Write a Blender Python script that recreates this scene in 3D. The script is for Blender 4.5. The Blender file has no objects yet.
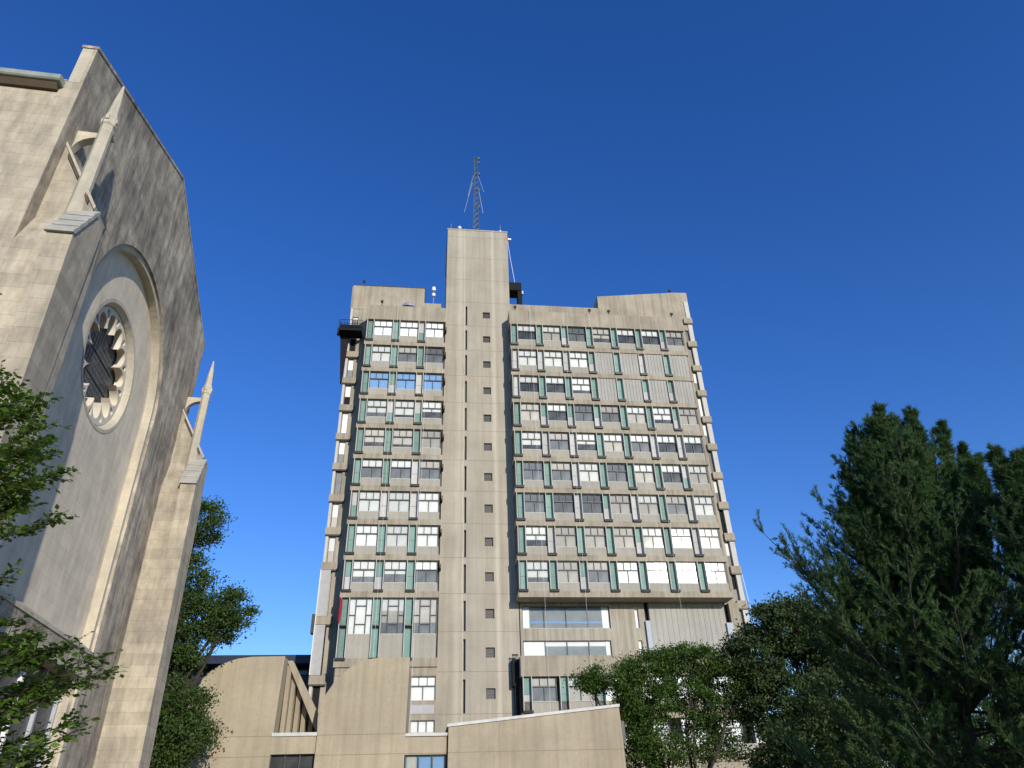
import bpy, math, random
import numpy as np
from mathutils import Vector, Matrix, Quaternion

# ------------------------------------------------------------------ camera, sky, sun, exposure
scene = bpy.context.scene
COL = scene.collection
CAM = Vector((-9.619, -71.251, 1.6))
fwd = Vector((0.108143126, 0.843827015, 0.525605396)).normalized()
rgt = Vector((0.993557264, -0.109766486, -0.028200743)).normalized()
upv = rgt.cross(fwd)
cam_data = bpy.data.cameras.new('camera')
cam_data.sensor_width = 36.0
cam_data.lens = 727.95 * 36.0 / 1024.0
cam_data.clip_start = 0.1
cam_data.clip_end = 6000.0
camera = bpy.data.objects.new('camera', cam_data)
COL.objects.link(camera)
camera.matrix_world = Matrix.Translation(CAM) @ Matrix((rgt, upv, -fwd)).transposed().to_4x4()
scene.camera = camera

SUN_AZ = math.radians(20)      # to the right of straight behind the camera (-Y towards +X)
SUN_EL = math.radians(16.5)
world = bpy.data.worlds.new('World')
scene.world = world
world.use_nodes = True
wn, wl = world.node_tree.nodes, world.node_tree.links
wn.clear()
sky = wn.new('ShaderNodeTexSky')
sky.sky_type = 'NISHITA'
sky.sun_disc = False
sky.sun_elevation = SUN_EL
sky.sun_rotation = math.pi - SUN_AZ
sky.altitude = 0
sky.air_density = 1.0
sky.dust_density = 0.0
sky.ozone_density = 3.5
hs = wn.new('ShaderNodeHueSaturation')
hs.inputs['Saturation'].default_value = 1.25
hs.inputs['Hue'].default_value = 0.519
hs.inputs['Value'].default_value = 1.05
bg = wn.new('ShaderNodeBackground')
bg.inputs['Strength'].default_value = 0.15
wo = wn.new('ShaderNodeOutputWorld')
wl.new(sky.outputs[0], hs.inputs['Color'])
wl.new(hs.outputs[0], bg.inputs[0])
wl.new(bg.outputs[0], wo.inputs[0])

sun_data = bpy.data.lights.new('sun', 'SUN')
sun_data.energy = 3.5
sun_data.angle = math.radians(0.5)
sun_data.color = (1.0, 0.93, 0.82)
sun = bpy.data.objects.new('sun', sun_data)
COL.objects.link(sun)
to_sun = Vector((math.sin(SUN_AZ) * math.cos(SUN_EL), -math.cos(SUN_AZ) * math.cos(SUN_EL), math.sin(SUN_EL)))
sun.rotation_euler = to_sun.to_track_quat('Z', 'Y').to_euler()
sun.location = to_sun * 200

scene.view_settings.view_transform = 'Standard'
scene.view_settings.look = 'None'
scene.view_settings.exposure = 0.3
scene.view_settings.gamma = 1.0
scene.view_settings.use_curve_mapping = False
scene.cycles.sample_clamp_direct = 3.0

# ------------------------------------------------------------------ materials
class NT:
    def __init__(self, name):
        self.m = bpy.data.materials.new(name)
        self.m.use_nodes = True
        self.t = self.m.node_tree
        self.n = self.t.nodes
        self.n.clear()
        self.out = self.n.new('ShaderNodeOutputMaterial')
        self.tc = self.n.new('ShaderNodeTexCoord')

    def link(self, a, b):
        self.t.links.new(a, b)

    def mapping(self, src, scale=(1, 1, 1), rot=(0, 0, 0)):
        m = self.n.new('ShaderNodeMapping')
        m.inputs['Scale'].default_value = scale
        m.inputs['Rotation'].default_value = rot
        self.link(src, m.inputs[0])
        return m.outputs[0]

    def noise(self, vec, scale, detail=6, rough=0.6):
        t = self.n.new('ShaderNodeTexNoise')
        t.inputs['Scale'].default_value = scale
        t.inputs['Detail'].default_value = detail
        t.inputs['Roughness'].default_value = rough
        self.link(vec, t.inputs['Vector'])
        return t.outputs['Fac']

    def ramp(self, fac, stops):
        r = self.n.new('ShaderNodeValToRGB')
        el = r.color_ramp.elements
        while len(el) < len(stops):
            el.new(0.5)
        for e, (p, c) in zip(el, stops):
            e.position = p
            e.color = (*c, 1) if len(c) == 3 else c
        self.link(fac, r.inputs[0])
        return r.outputs[0]

    def mix(self, a, b, fac, mode='MIX'):
        m = self.n.new('ShaderNodeMix')
        m.data_type = 'RGBA'
        m.blend_type = mode
        for i, v in ((6, a), (7, b)):
            if isinstance(v, tuple):
                m.inputs[i].default_value = (*v, 1)
            else:
                self.link(v, m.inputs[i])
        if isinstance(fac, float):
            m.inputs[0].default_value = fac
        else:
            self.link(fac, m.inputs[0])
        return m.outputs[2]

    def math(self, op, a, b=None):
        m = self.n.new('ShaderNodeMath')
        m.operation = op
        for i, v in enumerate((a, b)):
            if v is None:
                continue
            if isinstance(v, (int, float)):
                m.inputs[i].default_value = v
            else:
                self.link(v, m.inputs[i])
        return m.outputs[0]

    def bsdf(self, color, rough=0.85, metal=0.0, spec=0.3, bump=None, bstr=0.3, bdist=0.02):
        p = self.n.new('ShaderNodeBsdfPrincipled')
        if isinstance(color, tuple):
            p.inputs['Base Color'].default_value = (*color, 1)
        else:
            self.link(color, p.inputs['Base Color'])
        if isinstance(rough, float):
            p.inputs['Roughness'].default_value = rough
        else:
            self.link(rough, p.inputs['Roughness'])
        p.inputs['Metallic'].default_value = metal
        p.inputs['Specular IOR Level'].default_value = spec
        if bump is not None:
            b = self.n.new('ShaderNodeBump')
            b.inputs['Strength'].default_value = bstr
            b.inputs['Distance'].default_value = bdist
            self.link(bump, b.inputs['Height'])
            self.link(b.outputs[0], p.inputs['Normal'])
        self.link(p.outputs[0], self.out.inputs[0])
        return p


def concrete(name, base, var=0.16, stain=0.3, joint=None, streak_seed=(0, 0, 0), boards=0.0, white_x=(), jmax=None, vjoint=None, ties=False):
    """Cast concrete: blotches, rain streaks, optional pour joints every joint[1] m from joint[0]."""
    k = NT(name)
    geo = k.n.new('ShaderNodeNewGeometry')
    pos = geo.outputs['Position']
    n1 = k.noise(k.mapping(pos, (1, 1, 1), streak_seed), 0.28, 8, 0.62)
    n2 = k.noise(k.mapping(pos, (2.6, 2.6, 0.10)), 1.0, 6, 0.65)
    n3 = k.noise(pos, 5.5, 7, 0.7)
    b = base
    dark = tuple(c * (1 - var * 1.4) for c in b)
    lite = tuple(min(1, c * (1 + var)) for c in b)
    c = k.ramp(n1, [(0.3, dark), (0.72, lite)])
    st = k.ramp(n2, [(0.30, (1 - stain, 1 - stain, 1 - stain * 1.1)), (0.56, (1, 1, 1)), (0.80, (1.0 + stain * 0.0, 1, 1))])
    c = k.mix(c, st, 1.0, 'MULTIPLY')
    g = k.ramp(n3, [(0.25, (0.84, 0.84, 0.84)), (0.75, (1.0, 1.0, 1.0))])
    c = k.mix(c, g, 0.9, 'MULTIPLY')
    # rusty blotches
    r = k.ramp(k.noise(k.mapping(pos, (0.7, 0.7, 0.35)), 1.1, 5, 0.6), [(0.60, (0, 0, 0)), (0.80, (1, 1, 1))])
    rr = k.n.new('ShaderNodeMix'); rr.data_type = 'FLOAT'
    rr.inputs[2].default_value = 0.0; rr.inputs[3].default_value = 0.45
    k.link(r, rr.inputs[0])
    c = k.mix(c, (b[0] * 0.86, b[1] * 0.68, b[2] * 0.48), rr.outputs[0])
    sep = k.n.new('ShaderNodeSeparateXYZ'); k.link(pos, sep.inputs[0])
    height = n3
    for wx, ww, amt in white_x:
        d = k.math('ABSOLUTE', k.math('SUBTRACT', k.math('ADD', sep.outputs[0], k.math('MULTIPLY', k.math('SUBTRACT', n1, 0.5), 0.5)), wx))
        mk = k.n.new('ShaderNodeMapRange')
        mk.inputs['From Min'].default_value = ww; mk.inputs['From Max'].default_value = 0.0
        mk.inputs['To Max'].default_value = amt
        k.link(d, mk.inputs[0])
        fac = k.math('MULTIPLY', mk.outputs[0], k.math('ADD', n2, 0.35))
        c = k.mix(c, tuple(min(0.8, x * 1.5) for x in b), fac)
    if joint:
        z0, step, wid = joint
        f = k.math('FRACT', k.math('DIVIDE', k.math('SUBTRACT', sep.outputs[2], z0), step))
        line = k.math('LESS_THAN', f, wid / step)
        if jmax:
            line = k.math('MULTIPLY', line, k.math('LESS_THAN', sep.outputs[2], jmax))
        if vjoint is not None:
            vl = k.math('LESS_THAN', k.math('ABSOLUTE', k.math('SUBTRACT', sep.outputs[0], vjoint)), 0.015)
            line = k.math('MAXIMUM', line, k.math('MULTIPLY', vl, 0.6))
        c = k.mix(c, tuple(x * 0.45 for x in b), k.math('MULTIPLY', line, 0.8))
    if ties:
        du = k.math('SUBTRACT', k.math('FRACT', k.math('DIVIDE', sep.outputs[0], 1.22)), 0.5)
        dv = k.math('SUBTRACT', k.math('FRACT', k.math('DIVIDE', sep.outputs[2], 0.82)), 0.5)
        rr_ = k.math('ADD', k.math('POWER', k.math('MULTIPLY', du, 1.22), 2.0), k.math('POWER', k.math('MULTIPLY', dv, 0.82), 2.0))
        c = k.mix(c, tuple(x * 0.55 for x in b), k.math('MULTIPLY', k.math('LESS_THAN', rr_, 0.0009), 0.6))
    if boards:
        w = k.math('FRACT', k.math('DIVIDE', sep.outputs[0], boards))
        line = k.math('LESS_THAN', w, 0.06)
        c = k.mix(c, tuple(x * 0.7 for x in b), k.math('MULTIPLY', line, 0.35))
    k.bsdf(c, 0.92, bump=height, bstr=0.35, bdist=0.02)
    return k.m


def stone(name, base, row=0.36, width=0.95, mortar=0.006, mottled=0.3, diag=False, rowvar=0.12, line_amt=0.5):
    """Coursed limestone ashlar with weather staining (object space, runs round corners)."""
    k = NT(name)
    sep = k.n.new('ShaderNodeSeparateXYZ'); k.link(k.tc.outputs['Object'], sep.inputs[0])
    comb = k.n.new('ShaderNodeCombineXYZ')
    k.link(k.math('ADD', sep.outputs[0], sep.outputs[1]), comb.inputs[0])
    k.link(sep.outputs[2], comb.inputs[1])
    br = k.n.new('ShaderNodeTexBrick')
    br.inputs['Scale'].default_value = 1.0
    br.inputs['Brick Width'].default_value = width
    br.inputs['Row Height'].default_value = row
    br.inputs['Mortar Size'].default_value = mortar
    br.inputs['Mortar Smooth'].default_value = 0.3
    br.inputs['Bias'].default_value = 0.0
    br.inputs['Color1'].default_value = (*[c * (1 - rowvar) for c in base], 1)
    br.inputs['Color2'].default_value = (*[min(1, c * (1 + rowvar)) for c in base], 1)
    br.inputs['Mortar'].default_value = (*[c * (1 - line_amt) for c in base], 1)
    k.link(comb.outputs[0], br.inputs[0])
    ob = k.tc.outputs['Object']
    n1 = k.noise(k.mapping(ob, (1, 1, 1)), 0.35, 8, 0.65)
    n2 = k.noise(k.mapping(ob, (3.2, 3.2, 0.55)), 0.8, 7, 0.68)
    n3 = k.noise(ob, 9.0, 6, 0.7)
    n4 = k.noise(k.mapping(ob, (1.0, 1.0, 0.8), (0.3, 0.2, 0.1)), 1.7, 9, 0.72)
    c = k.mix(br.outputs[0], k.ramp(n1, [(0.3, (1 - mottled,) * 3), (0.7, (1.06, 1.04, 1.0))]), 1.0, 'MULTIPLY')
    c = k.mix(c, k.ramp(n2, [(0.34, (1 - mottled * 1.1, 1 - mottled * 1.1, 1 - mottled)), (0.6, (1, 1, 1))]), 0.8, 'MULTIPLY')
    c = k.mix(c, k.ramp(n3, [(0.2, (0.88,) * 3), (0.7, (1, 1, 1))]), 0.8, 'MULTIPLY')
    c = k.mix(c, k.ramp(n4, [(0.40, (1 - mottled * 0.9, 1 - mottled * 0.92, 1 - mottled * 0.95)), (0.54, (1, 1, 1)), (0.72, (1.08, 1.07, 1.03))]), 0.45, 'MULTIPLY')
    h = k.math('ADD', k.math('MULTIPLY', br.outputs['Fac'], -1.0), k.math('MULTIPLY', n3, 0.7))
    k.bsdf(c, 0.9, bump=h, bstr=0.35, bdist=0.015)
    return k.m


def plain(name, color, rough=0.6, metal=0.0, spec=0.4, var=0.15, scale=3.0, each=0.0):
    k = NT(name)
    n = k.noise(k.tc.outputs['Object'], scale, 6, 0.65)
    c = k.ramp(n, [(0.3, tuple(x * (1 - var) for x in color)), (0.7, tuple(min(1, x * (1 + var)) for x in color))])
    if each:
        oi = k.n.new('ShaderNodeObjectInfo')
        f = k.math('ADD', k.math('MULTIPLY', oi.outputs['Random'], each), 1.0 - each)
        cm = k.n.new('ShaderNodeCombineColor')
        for i_ in range(3):
            k.link(f, cm.inputs[i_])
        c = k.mix(c, cm.outputs[0], 1.0, 'MULTIPLY')
    k.bsdf(c, rough, metal, spec)
    return k.m


def glass(name, tint, mirror=0.10):
    k = NT(name)
    tr = k.n.new('ShaderNodeBsdfTransparent'); tr.inputs[0].default_value = (*tint, 1)
    gl = k.n.new('ShaderNodeBsdfGlossy'); gl.inputs['Roughness'].default_value = 0.075
    fr = k.n.new('ShaderNodeFresnel'); fr.inputs[0].default_value = 1.5
    f = k.math('MAXIMUM', fr.outputs[0], mirror)
    n = k.noise(k.tc.outputs['Object'], 0.8, 2, 0.5)
    b = k.n.new('ShaderNodeBump'); b.inputs['Strength'].default_value = 0.05; b.inputs['Distance'].default_value = 0.05
    k.link(n, b.inputs['Height']); k.link(b.outputs[0], gl.inputs['Normal'])
    m = k.n.new('ShaderNodeMixShader')
    k.link(f, m.inputs[0]); k.link(tr.outputs[0], m.inputs[1]); k.link(gl.outputs[0], m.inputs[2])
    k.link(m.outputs[0], k.out.inputs[0])
    return k.m


def leafmat(name, dark, light, trans=0.25, scale=0.6):
    k = NT(name)
    geo = k.n.new('ShaderNodeNewGeometry')
    wn_ = k.n.new('ShaderNodeTexWhiteNoise'); wn_.noise_dimensions = '1D'
    k.link(geo.outputs['Random Per Island'], wn_.inputs['W'])
    n = k.noise(geo.outputs['Position'], scale, 4, 0.6)
    f = k.math('ADD', k.math('MULTIPLY', wn_.outputs[0], 0.34), k.math('MULTIPLY', n, 0.72))
    c = k.ramp(f, [(0.25, dark), (0.8, light)])
    d = k.n.new('ShaderNodeBsdfPrincipled')
    d.inputs['Roughness'].default_value = 0.5
    d.inputs['Specular IOR Level'].default_value = 0.15
    k.link(c, d.inputs['Base Color'])
    t = k.n.new('ShaderNodeBsdfTranslucent')
    k.link(k.mix(c, (light[0] * 1.3, light[1] * 1.5, light[2] * 0.6), 0.5), t.inputs[0])
    m = k.n.new('ShaderNodeMixShader'); m.inputs[0].default_value = trans
    k.link(d.outputs[0], m.inputs[1]); k.link(t.outputs[0], m.inputs[2])
    k.link(m.outputs[0], k.out.inputs[0])
    return k.m


CONC = (0.405, 0.35, 0.265)
M = {}
M['core'] = concrete('core concrete', (0.415, 0.37, 0.29), 0.11, 0.16, joint=(11.16 - 0.04, 3.7, 0.05), white_x=((-5.95, 0.12, 0.6), (-6.5, 0.5, 0.35), (-2.35, 0.35, 0.55), (-1.2, 0.6, 0.25)))
M['conc'] = concrete('facade concrete', CONC, 0.18, 0.34)
M['spandrel'] = concrete('spandrel concrete', (0.40, 0.37, 0.305), 0.08, 0.14, boards=1.05)
M['rib'] = concrete('ribbed concrete', (0.42, 0.40, 0.355), 0.08, 0.16, boards=0.55)
M['lowconc'] = concrete('auditorium concrete', (0.43, 0.365, 0.26), 0.14, 0.20, joint=(6.62, 1.02, 0.035), jmax=7.0, ties=True)
M['slope'] = concrete('wedge concrete', (0.43, 0.365, 0.26), 0.14, 0.20, joint=(5.60, 3.0, 0.03), vjoint=-5.1, ties=True)
M['shadeconc'] = concrete('concrete with painted shade', (0.16, 0.15, 0.14), 0.10, 0.3)  # wing side walls: shade put into the colour to deepen the strip
M['stain'] = concrete('weathered concrete', (0.42, 0.375, 0.30), 0.10, 0.40)
M['copper'] = plain('green copper panel', (0.20, 0.34, 0.29), 0.6, 0.0, 0.3, 0.14, 1.5, each=0.3)
M['greypanel'] = plain('pale grey panel', (0.52, 0.51, 0.49), 0.7, 0.0, 0.3, 0.1, 1.5, each=0.25)
M['bronze'] = plain('dark bronze metal', (0.055, 0.05, 0.045), 0.5, 0.3, 0.4, 0.2)
M['frame'] = plain('dark window frame', (0.07, 0.068, 0.065), 0.5, 0.2, 0.4, 0.1)
M['fin'] = plain('precast fin', (0.52, 0.50, 0.45), 0.85, 0.0, 0.2, 0.08, 2.0)
M['glass'] = glass('window glass', (0.88, 0.90, 0.90), 0.04)
M['bigglass'] = glass('large window glass', (0.78, 0.80, 0.80), 0.04)
M['blind_w'] = plain('white blind', (0.86, 0.86, 0.83), 0.8, 0, 0.2, 0.06, 1.2, each=0.28)
M['blind_glint'] = plain('bright blind and sun glint', (0.93, 0.93, 0.92), 0.7, 0, 0.2, 0.02)  # white blinds; also paints the sun glint on low right windows
M['blind_m'] = plain('beige blind', (0.62, 0.58, 0.52), 0.8, 0, 0.2, 0.12, 1.2, each=0.35)
M['blind_g'] = plain('grey screen', (0.26, 0.27, 0.275), 0.8, 0, 0.2, 0.25, 1.0, each=0.4)
M['blind_h'] = plain('pale interior wall', (0.34, 0.36, 0.365), 0.8, 0, 0.2, 0.15, 0.6)
M['blind_d'] = plain('dark room behind glass', (0.13, 0.135, 0.14), 0.8, 0, 0.2, 0.5, 1.0, each=0.5)
M['film_refl'] = plain('blue film and sky reflection', (0.22, 0.40, 0.66), 0.5, 0, 0.4, 0.05)  # blue sheet; also paints the sky mirrored in panes
M['interior'] = plain('room interior', (0.10, 0.105, 0.11), 0.9, 0, 0.1, 0.5, 0.35)
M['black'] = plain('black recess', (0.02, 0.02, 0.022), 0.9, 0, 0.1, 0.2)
M['navy'] = plain('dark blue metal', (0.015, 0.022, 0.04), 0.4, 0.2, 0.5, 0.2)
M['louver'] = plain('grey louvre', (0.17, 0.165, 0.16), 0.7, 0.2, 0.3, 0.1)
M['steel'] = plain('galvanised steel', (0.42, 0.44, 0.46), 0.5, 0.5, 0.5, 0.1)
M['maststeel'] = plain('mast steel', (0.09, 0.12, 0.13), 0.5, 0.5, 0.5, 0.1)
M['white'] = plain('white paint', (0.8, 0.8, 0.8), 0.5, 0, 0.4, 0.04)
M['flash'] = plain('zinc flashing', (0.50, 0.50, 0.47), 0.6, 0.1, 0.4, 0.18, 2.0)
M['red'] = plain('red fabric', (0.28, 0.02, 0.03), 0.8, 0, 0.2, 0.1)
M['greyblue'] = plain('grey blue panel', (0.36, 0.40, 0.42), 0.6, 0, 0.4, 0.06)
M['roofgrav'] = plain('roof gravel', (0.2, 0.19, 0.17), 0.95, 0, 0.1, 0.3)
M['lime'] = stone('side limestone', (0.60, 0.525, 0.395), 0.42, 6.0, 0.006, 0.38, rowvar=0.10, line_amt=0.34)
M['gable'] = stone('gable limestone', (0.71, 0.62, 0.475), 0.42, 1.1, 0.008, 0.66, rowvar=0.08, line_amt=0.2)
M['recess'] = stone('recess limestone', (0.79, 0.69, 0.53), 0.55, 2.4, 0.006, 0.20, rowvar=0.04, line_amt=0.2)
M['trim'] = stone('carved limestone', (0.60, 0.54, 0.42), 0.6, 3.0, 0.004, 0.22, rowvar=0.06, line_amt=0.3)
M['tracery'] = stone('tracery stone', (0.72, 0.65, 0.53), 0.9, 3.0, 0.0, 0.15, rowvar=0.02, line_amt=0.0)
M['lead'] = plain('lead grey slab', (0.37, 0.355, 0.31), 0.7, 0.0, 0.3, 0.15, 2.0)
M['gutter'] = plain('weathered gutter', (0.30, 0.33, 0.29), 0.6, 0.1, 0.4, 0.25, 2.0)
M['brown'] = plain('brown soffit and coping shade', (0.10, 0.075, 0.05), 0.8, 0, 0.2, 0.2)
M['leaded'] = plain('dark leaded glass', (0.075, 0.075, 0.078), 0.5, 0, 0.4, 0.8, 9.0)
M['bark'] = plain('bark', (0.055, 0.045, 0.035), 0.95, 0, 0.1, 0.4, 6.0)
M['pinebark'] = plain('pine bark', (0.07, 0.06, 0.05), 0.95, 0, 0.1, 0.4, 6.0)

# ------------------------------------------------------------------ mesh helpers
class MB:
    def __init__(self):
        self.v = []; self.f = []; self.mi = []; self.mats = []

    def mat(self, m):
        if m not in self.mats:
            self.mats.append(m)
        return self.mats.index(m)

    def poly(self, pts, faces, m):
        b = len(self.v); i = self.mat(m)
        self.v += [tuple(p) for p in pts]
        for f in faces:
            self.f.append(tuple(b + q for q in f)); self.mi.append(i)

    def box(self, x0, x1, y0, y1, z0, z1, m):
        self.poly([(x0, y0, z0), (x1, y0, z0), (x1, y1, z0), (x0, y1, z0), (x0, y0, z1), (x1, y0, z1), (x1, y1, z1), (x0, y1, z1)],
                  [(0, 3, 2, 1), (4, 5, 6, 7), (0, 1, 5, 4), (1, 2, 6, 5), (2, 3, 7, 6), (3, 0, 4, 7)], m)
        return self

    def prism(self, pts, axis, a, b, m):
        """pts: 2-D outline in the plane normal to axis, extruded from a to b."""
        def P(u, v, w):
            return {'x': (w, u, v), 'y': (u, w, v), 'z': (u, v, w)}[axis]
        n = len(pts)
        V = [P(u, v, a) for u, v in pts] + [P(u, v, b) for u, v in pts]
        F = [tuple(range(n - 1, -1, -1)), tuple(range(n, 2 * n))]
        F += [(i, (i + 1) % n, n + (i + 1) % n, n + i) for i in range(n)]
        self.poly(V, F, m)
        return self

    def tube(self, path, radii, m, n=6):
        path = [Vector(p) for p in path]
        if not hasattr(radii, '__len__'):
            radii = [radii] * len(path)
        V = []; F = []
        up = Vector((0.13, 0.31, 0.94)).normalized()
        for i, p in enumerate(path):
            t = (path[min(i + 1, len(path) - 1)] - path[max(i - 1, 0)]).normalized()
            a = t.cross(up)
            if a.length < 1e-3:
                a = t.cross(Vector((1, 0, 0)))
            a.normalize(); b = t.cross(a)
            for j in range(n):
                th = 2 * math.pi * j / n
                V.append(p + (a * math.cos(th) + b * math.sin(th)) * radii[i])
        for i in range(len(path) - 1):
            for j in range(n):
                F.append((i * n + j, i * n + (j + 1) % n, (i + 1) * n + (j + 1) % n, (i + 1) * n + j))
        F.append(tuple(range(n - 1, -1, -1))); F.append(tuple((len(path) - 1) * n + j for j in range(n)))
        self.poly(V, F, m)
        return self

    def lathe(self, prof, c, m, n=16):
        V = []; F = []
        for r, z in prof:
            for j in range(n):
                th = 2 * math.pi * j / n
                V.append((c[0] + r * math.cos(th), c[1] + r * math.sin(th), c[2] + z))
        for i in range(len(prof) - 1):
            for j in range(n):
                F.append((i * n + j, i * n + (j + 1) % n, (i + 1) * n + (j + 1) % n, (i + 1) * n + j))
        self.poly(V, F, m)
        return self

    def mesh(self, name, origin=(0, 0, 0), recalc=True):
        me = bpy.data.meshes.new(name)
        o = Vector(origin)
        me.from_pydata([tuple(Vector(p) - o) for p in self.v], [], self.f)
        for m in self.mats:
            me.materials.append(M[m] if isinstance(m, str) else m)
        me.polygons.foreach_set('material_index', self.mi)
        me.update()
        if recalc:
            import bmesh
            bm = bmesh.new(); bm.from_mesh(me)
            bmesh.ops.recalc_face_normals(bm, faces=bm.faces)
            bm.to_mesh(me); bm.free()
        return me

    def build(self, name, parent=None, origin=None):
        if origin is None:
            origin = parent.get('_org', (0, 0, 0)) if parent else (0, 0, 0)
        return put(name, self.mesh(name, origin), parent)


def boxes(name, parent, items, m):
    for it in items:
        q = MB(); q.box(*it, m); q.build(name, parent)


def put(name, me, parent=None, loc=(0, 0, 0)):
    o = bpy.data.objects.new(name, me)
    COL.objects.link(o)
    if parent:
        o.parent = parent
        if '_org' in parent:
            o['_org'] = tuple(Vector(parent['_org']))
    o.location = loc
    return o


ORIGINS = []
def thing(name, label, cat, loc=(0, 0, 0), rotz=0.0, group=None, world_coords=True):
    o = bpy.data.objects.new(name, None)
    COL.objects.link(o)
    o.empty_display_size = 0.5
    o.location = loc; o.rotation_euler = (0, 0, rotz)
    o['label'] = label; o['category'] = cat
    if group:
        o['group'] = group
    o['_org'] = tuple(loc) if world_coords else (0.0, 0.0, 0.0)
    return o


def tag(o, label=None, cat=None, group=None, kind=None):
    for k, v in (('label', label), ('category', cat), ('group', group), ('kind', kind)):
        if v:
            o[k] = v
    return o


def plate(outer, holes, axis, a, b, m, origin=(0, 0, 0), name='plate'):
    """A slab with real openings: outline + holes (2-D), extruded along axis from a to b."""
    cu = bpy.data.curves.new(name, 'CURVE')
    cu.dimensions = '2D'; cu.fill_mode = 'BOTH'
    cu.extrude = abs(b - a) / 2
    for pts in [outer] + list(holes):
        s = cu.splines.new('POLY'); s.points.add(len(pts) - 1)
        for p, (u, v) in zip(s.points, pts):
            p.co = (u, v, 0, 1)
        s.use_cyclic_u = True
    ob = bpy.data.objects.new(name, cu)
    COL.objects.link(ob)
    dg = bpy.context.evaluated_depsgraph_get()
    me = bpy.data.meshes.new_from_object(ob.evaluated_get(dg))
    bpy.data.objects.remove(ob); bpy.data.curves.remove(cu)
    n = len(me.vertices)
    co = np.empty(n * 3); me.vertices.foreach_get('co', co); co = co.reshape(-1, 3)
    mid = (a + b) / 2
    u, v, w = co[:, 0], co[:, 1], co[:, 2] + mid
    out = {'x': np.stack([w, u, v], 1), 'y': np.stack([u, w, v], 1), 'z': np.stack([u, v, w], 1)}[axis]
    out = out - np.array(origin)
    me.vertices.foreach_set('co', out.ravel())
    me.materials.clear()
    me.materials.append(M[m])
    me.update()
    import bmesh
    bm = bmesh.new(); bm.from_mesh(me)
    bmesh.ops.remove_doubles(bm, verts=bm.verts, dist=1e-5)
    bmesh.ops.recalc_face_normals(bm, faces=bm.faces)
    bm.to_mesh(me); bm.free()
    for p in me.polygons:
        p.use_smooth = False
    return me


def arc(cx, cz, r, a0, a1, n):
    return [(cx + r * math.cos(math.radians(a0 + (a1 - a0) * i / n)), cz + r * math.sin(math.radians(a0 + (a1 - a0) * i / n))) for i in range(n + 1)]


def rect(x0, x1, z0, z1):
    return [(x0, z0), (x1, z0), (x1, z1), (x0, z1)]

# ------------------------------------------------------------------ ground and paths
def ground():
    k = NT('grass ground')
    n = k.noise(k.tc.outputs['Object'], 0.6, 8, 0.7)
    c = k.ramp(n, [(0.3, (0.03, 0.05, 0.015)), (0.7, (0.07, 0.10, 0.03))])
    k.bsdf(c, 0.95, bump=k.noise(k.tc.outputs['Object'], 12, 4, 0.7), bstr=0.6, bdist=0.05)
    mb = MB(); mb.poly([(-3000, -3000, 0), (3000, -3000, 0), (3000, 3000, 0), (-3000, 3000, 0)], [(0, 1, 2, 3)], k.m)
    tag(mb.build('ground'), kind='structure')
    k = NT('brick paving')
    br = k.n.new('ShaderNodeTexBrick'); br.inputs['Scale'].default_value = 4.0
    br.inputs['Color1'].default_value = (0.26, 0.15, 0.11, 1); br.inputs['Color2'].default_value = (0.20, 0.12, 0.09, 1)
    br.inputs['Mortar'].default_value = (0.12, 0.11, 0.10, 1); br.inputs['Mortar Size'].default_value = 0.01
    k.link(k.tc.outputs['Object'], br.inputs[0])
    k.bsdf(k.mix(br.outputs[0], k.ramp(k.noise(k.tc.outputs['Object'], 0.8, 6, 0.6), [(0.3, (0.75,) * 3), (0.7, (1, 1, 1))]), 1.0, 'MULTIPLY'), 0.85)
    mb = MB(); mb.box(-18.5, 3.0, -86, -27.2, -0.2, 0.012, k.m)
    tag(mb.build('pavement'), kind='structure')

ground()

# ------------------------------------------------------------------ the tower
YC, YE = 2.0, 3.0          # face of the core, face of the end bays (wings stand at 0)
tower = thing('office_tower', 'tall tan concrete office tower with central windowless core and rows of green fins', 'building', (1.5, 10.0, 0.0))
TO = tower['_org']
rnd = random.Random(4)

# bodies behind the facades
boxes('room_interior', tower, [(-17.5, -8.35, 2.2, 19, 0, 56.2), (-0.3, 21.3, 2.75, 19, 0, 56.2)], 'interior')
boxes('wall', tower, [(-19.95, -17.55, YE + 0.5, 20, 0, 61.5), (-20.2, 24.07, 20.05, 21.6, 0, 56.5), (21.35, 23.85, YE + 0.5, 20, 0, 61.2)], 'conc')

# core: plate with slits and square vents
slits = [rect(-5.83, -5.60, 14.15 + 3.7 * i - 2.95, 14.15 + 3.7 * i) for i in range(13)]
sqs = [rect(-3.66, -2.76, 13.35 + 3.7 * i - 0.95, 13.35 + 3.7 * i) for i in range(13)]
put('core_wall', plate(rect(-8.30, -0.20, 0, 71.6), slits + sqs, 'y', YC, YC + 0.4, 'core', TO), tower)
mb = MB()
mb.box(-8.30, -0.20, YC + 0.72, 12, 0, 71.55, 'core')
mb.box(-8.295, -8.10, YC + 0.4, YC + 0.72, 0, 71.5, 'core'); mb.box(-0.4, -0.205, YC + 0.4, YC + 0.72, 0, 71.5, 'core')
mb.build('core_shaft', tower)
mb = MB()
for i in range(13):
    z = 14.15 + 3.7 * i
    mb.box(-5.9, -5.5, YC + 0.42, YC + 0.5, z - 3.1, z + 0.1, 'louver')
mb.build('slit_lining', tower)
sq_me = MB()
sq_me.box(-0.45, 0.45, 0.25, 0.3, -0.475, 0.475, 'louver')
for i in range(7):
    sq_me.box(-0.45, 0.45, 0.2, 0.25, -0.45 + i * 0.135, -0.40 + i * 0.135, 'bronze')
sq_me = sq_me.mesh('vent')
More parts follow.
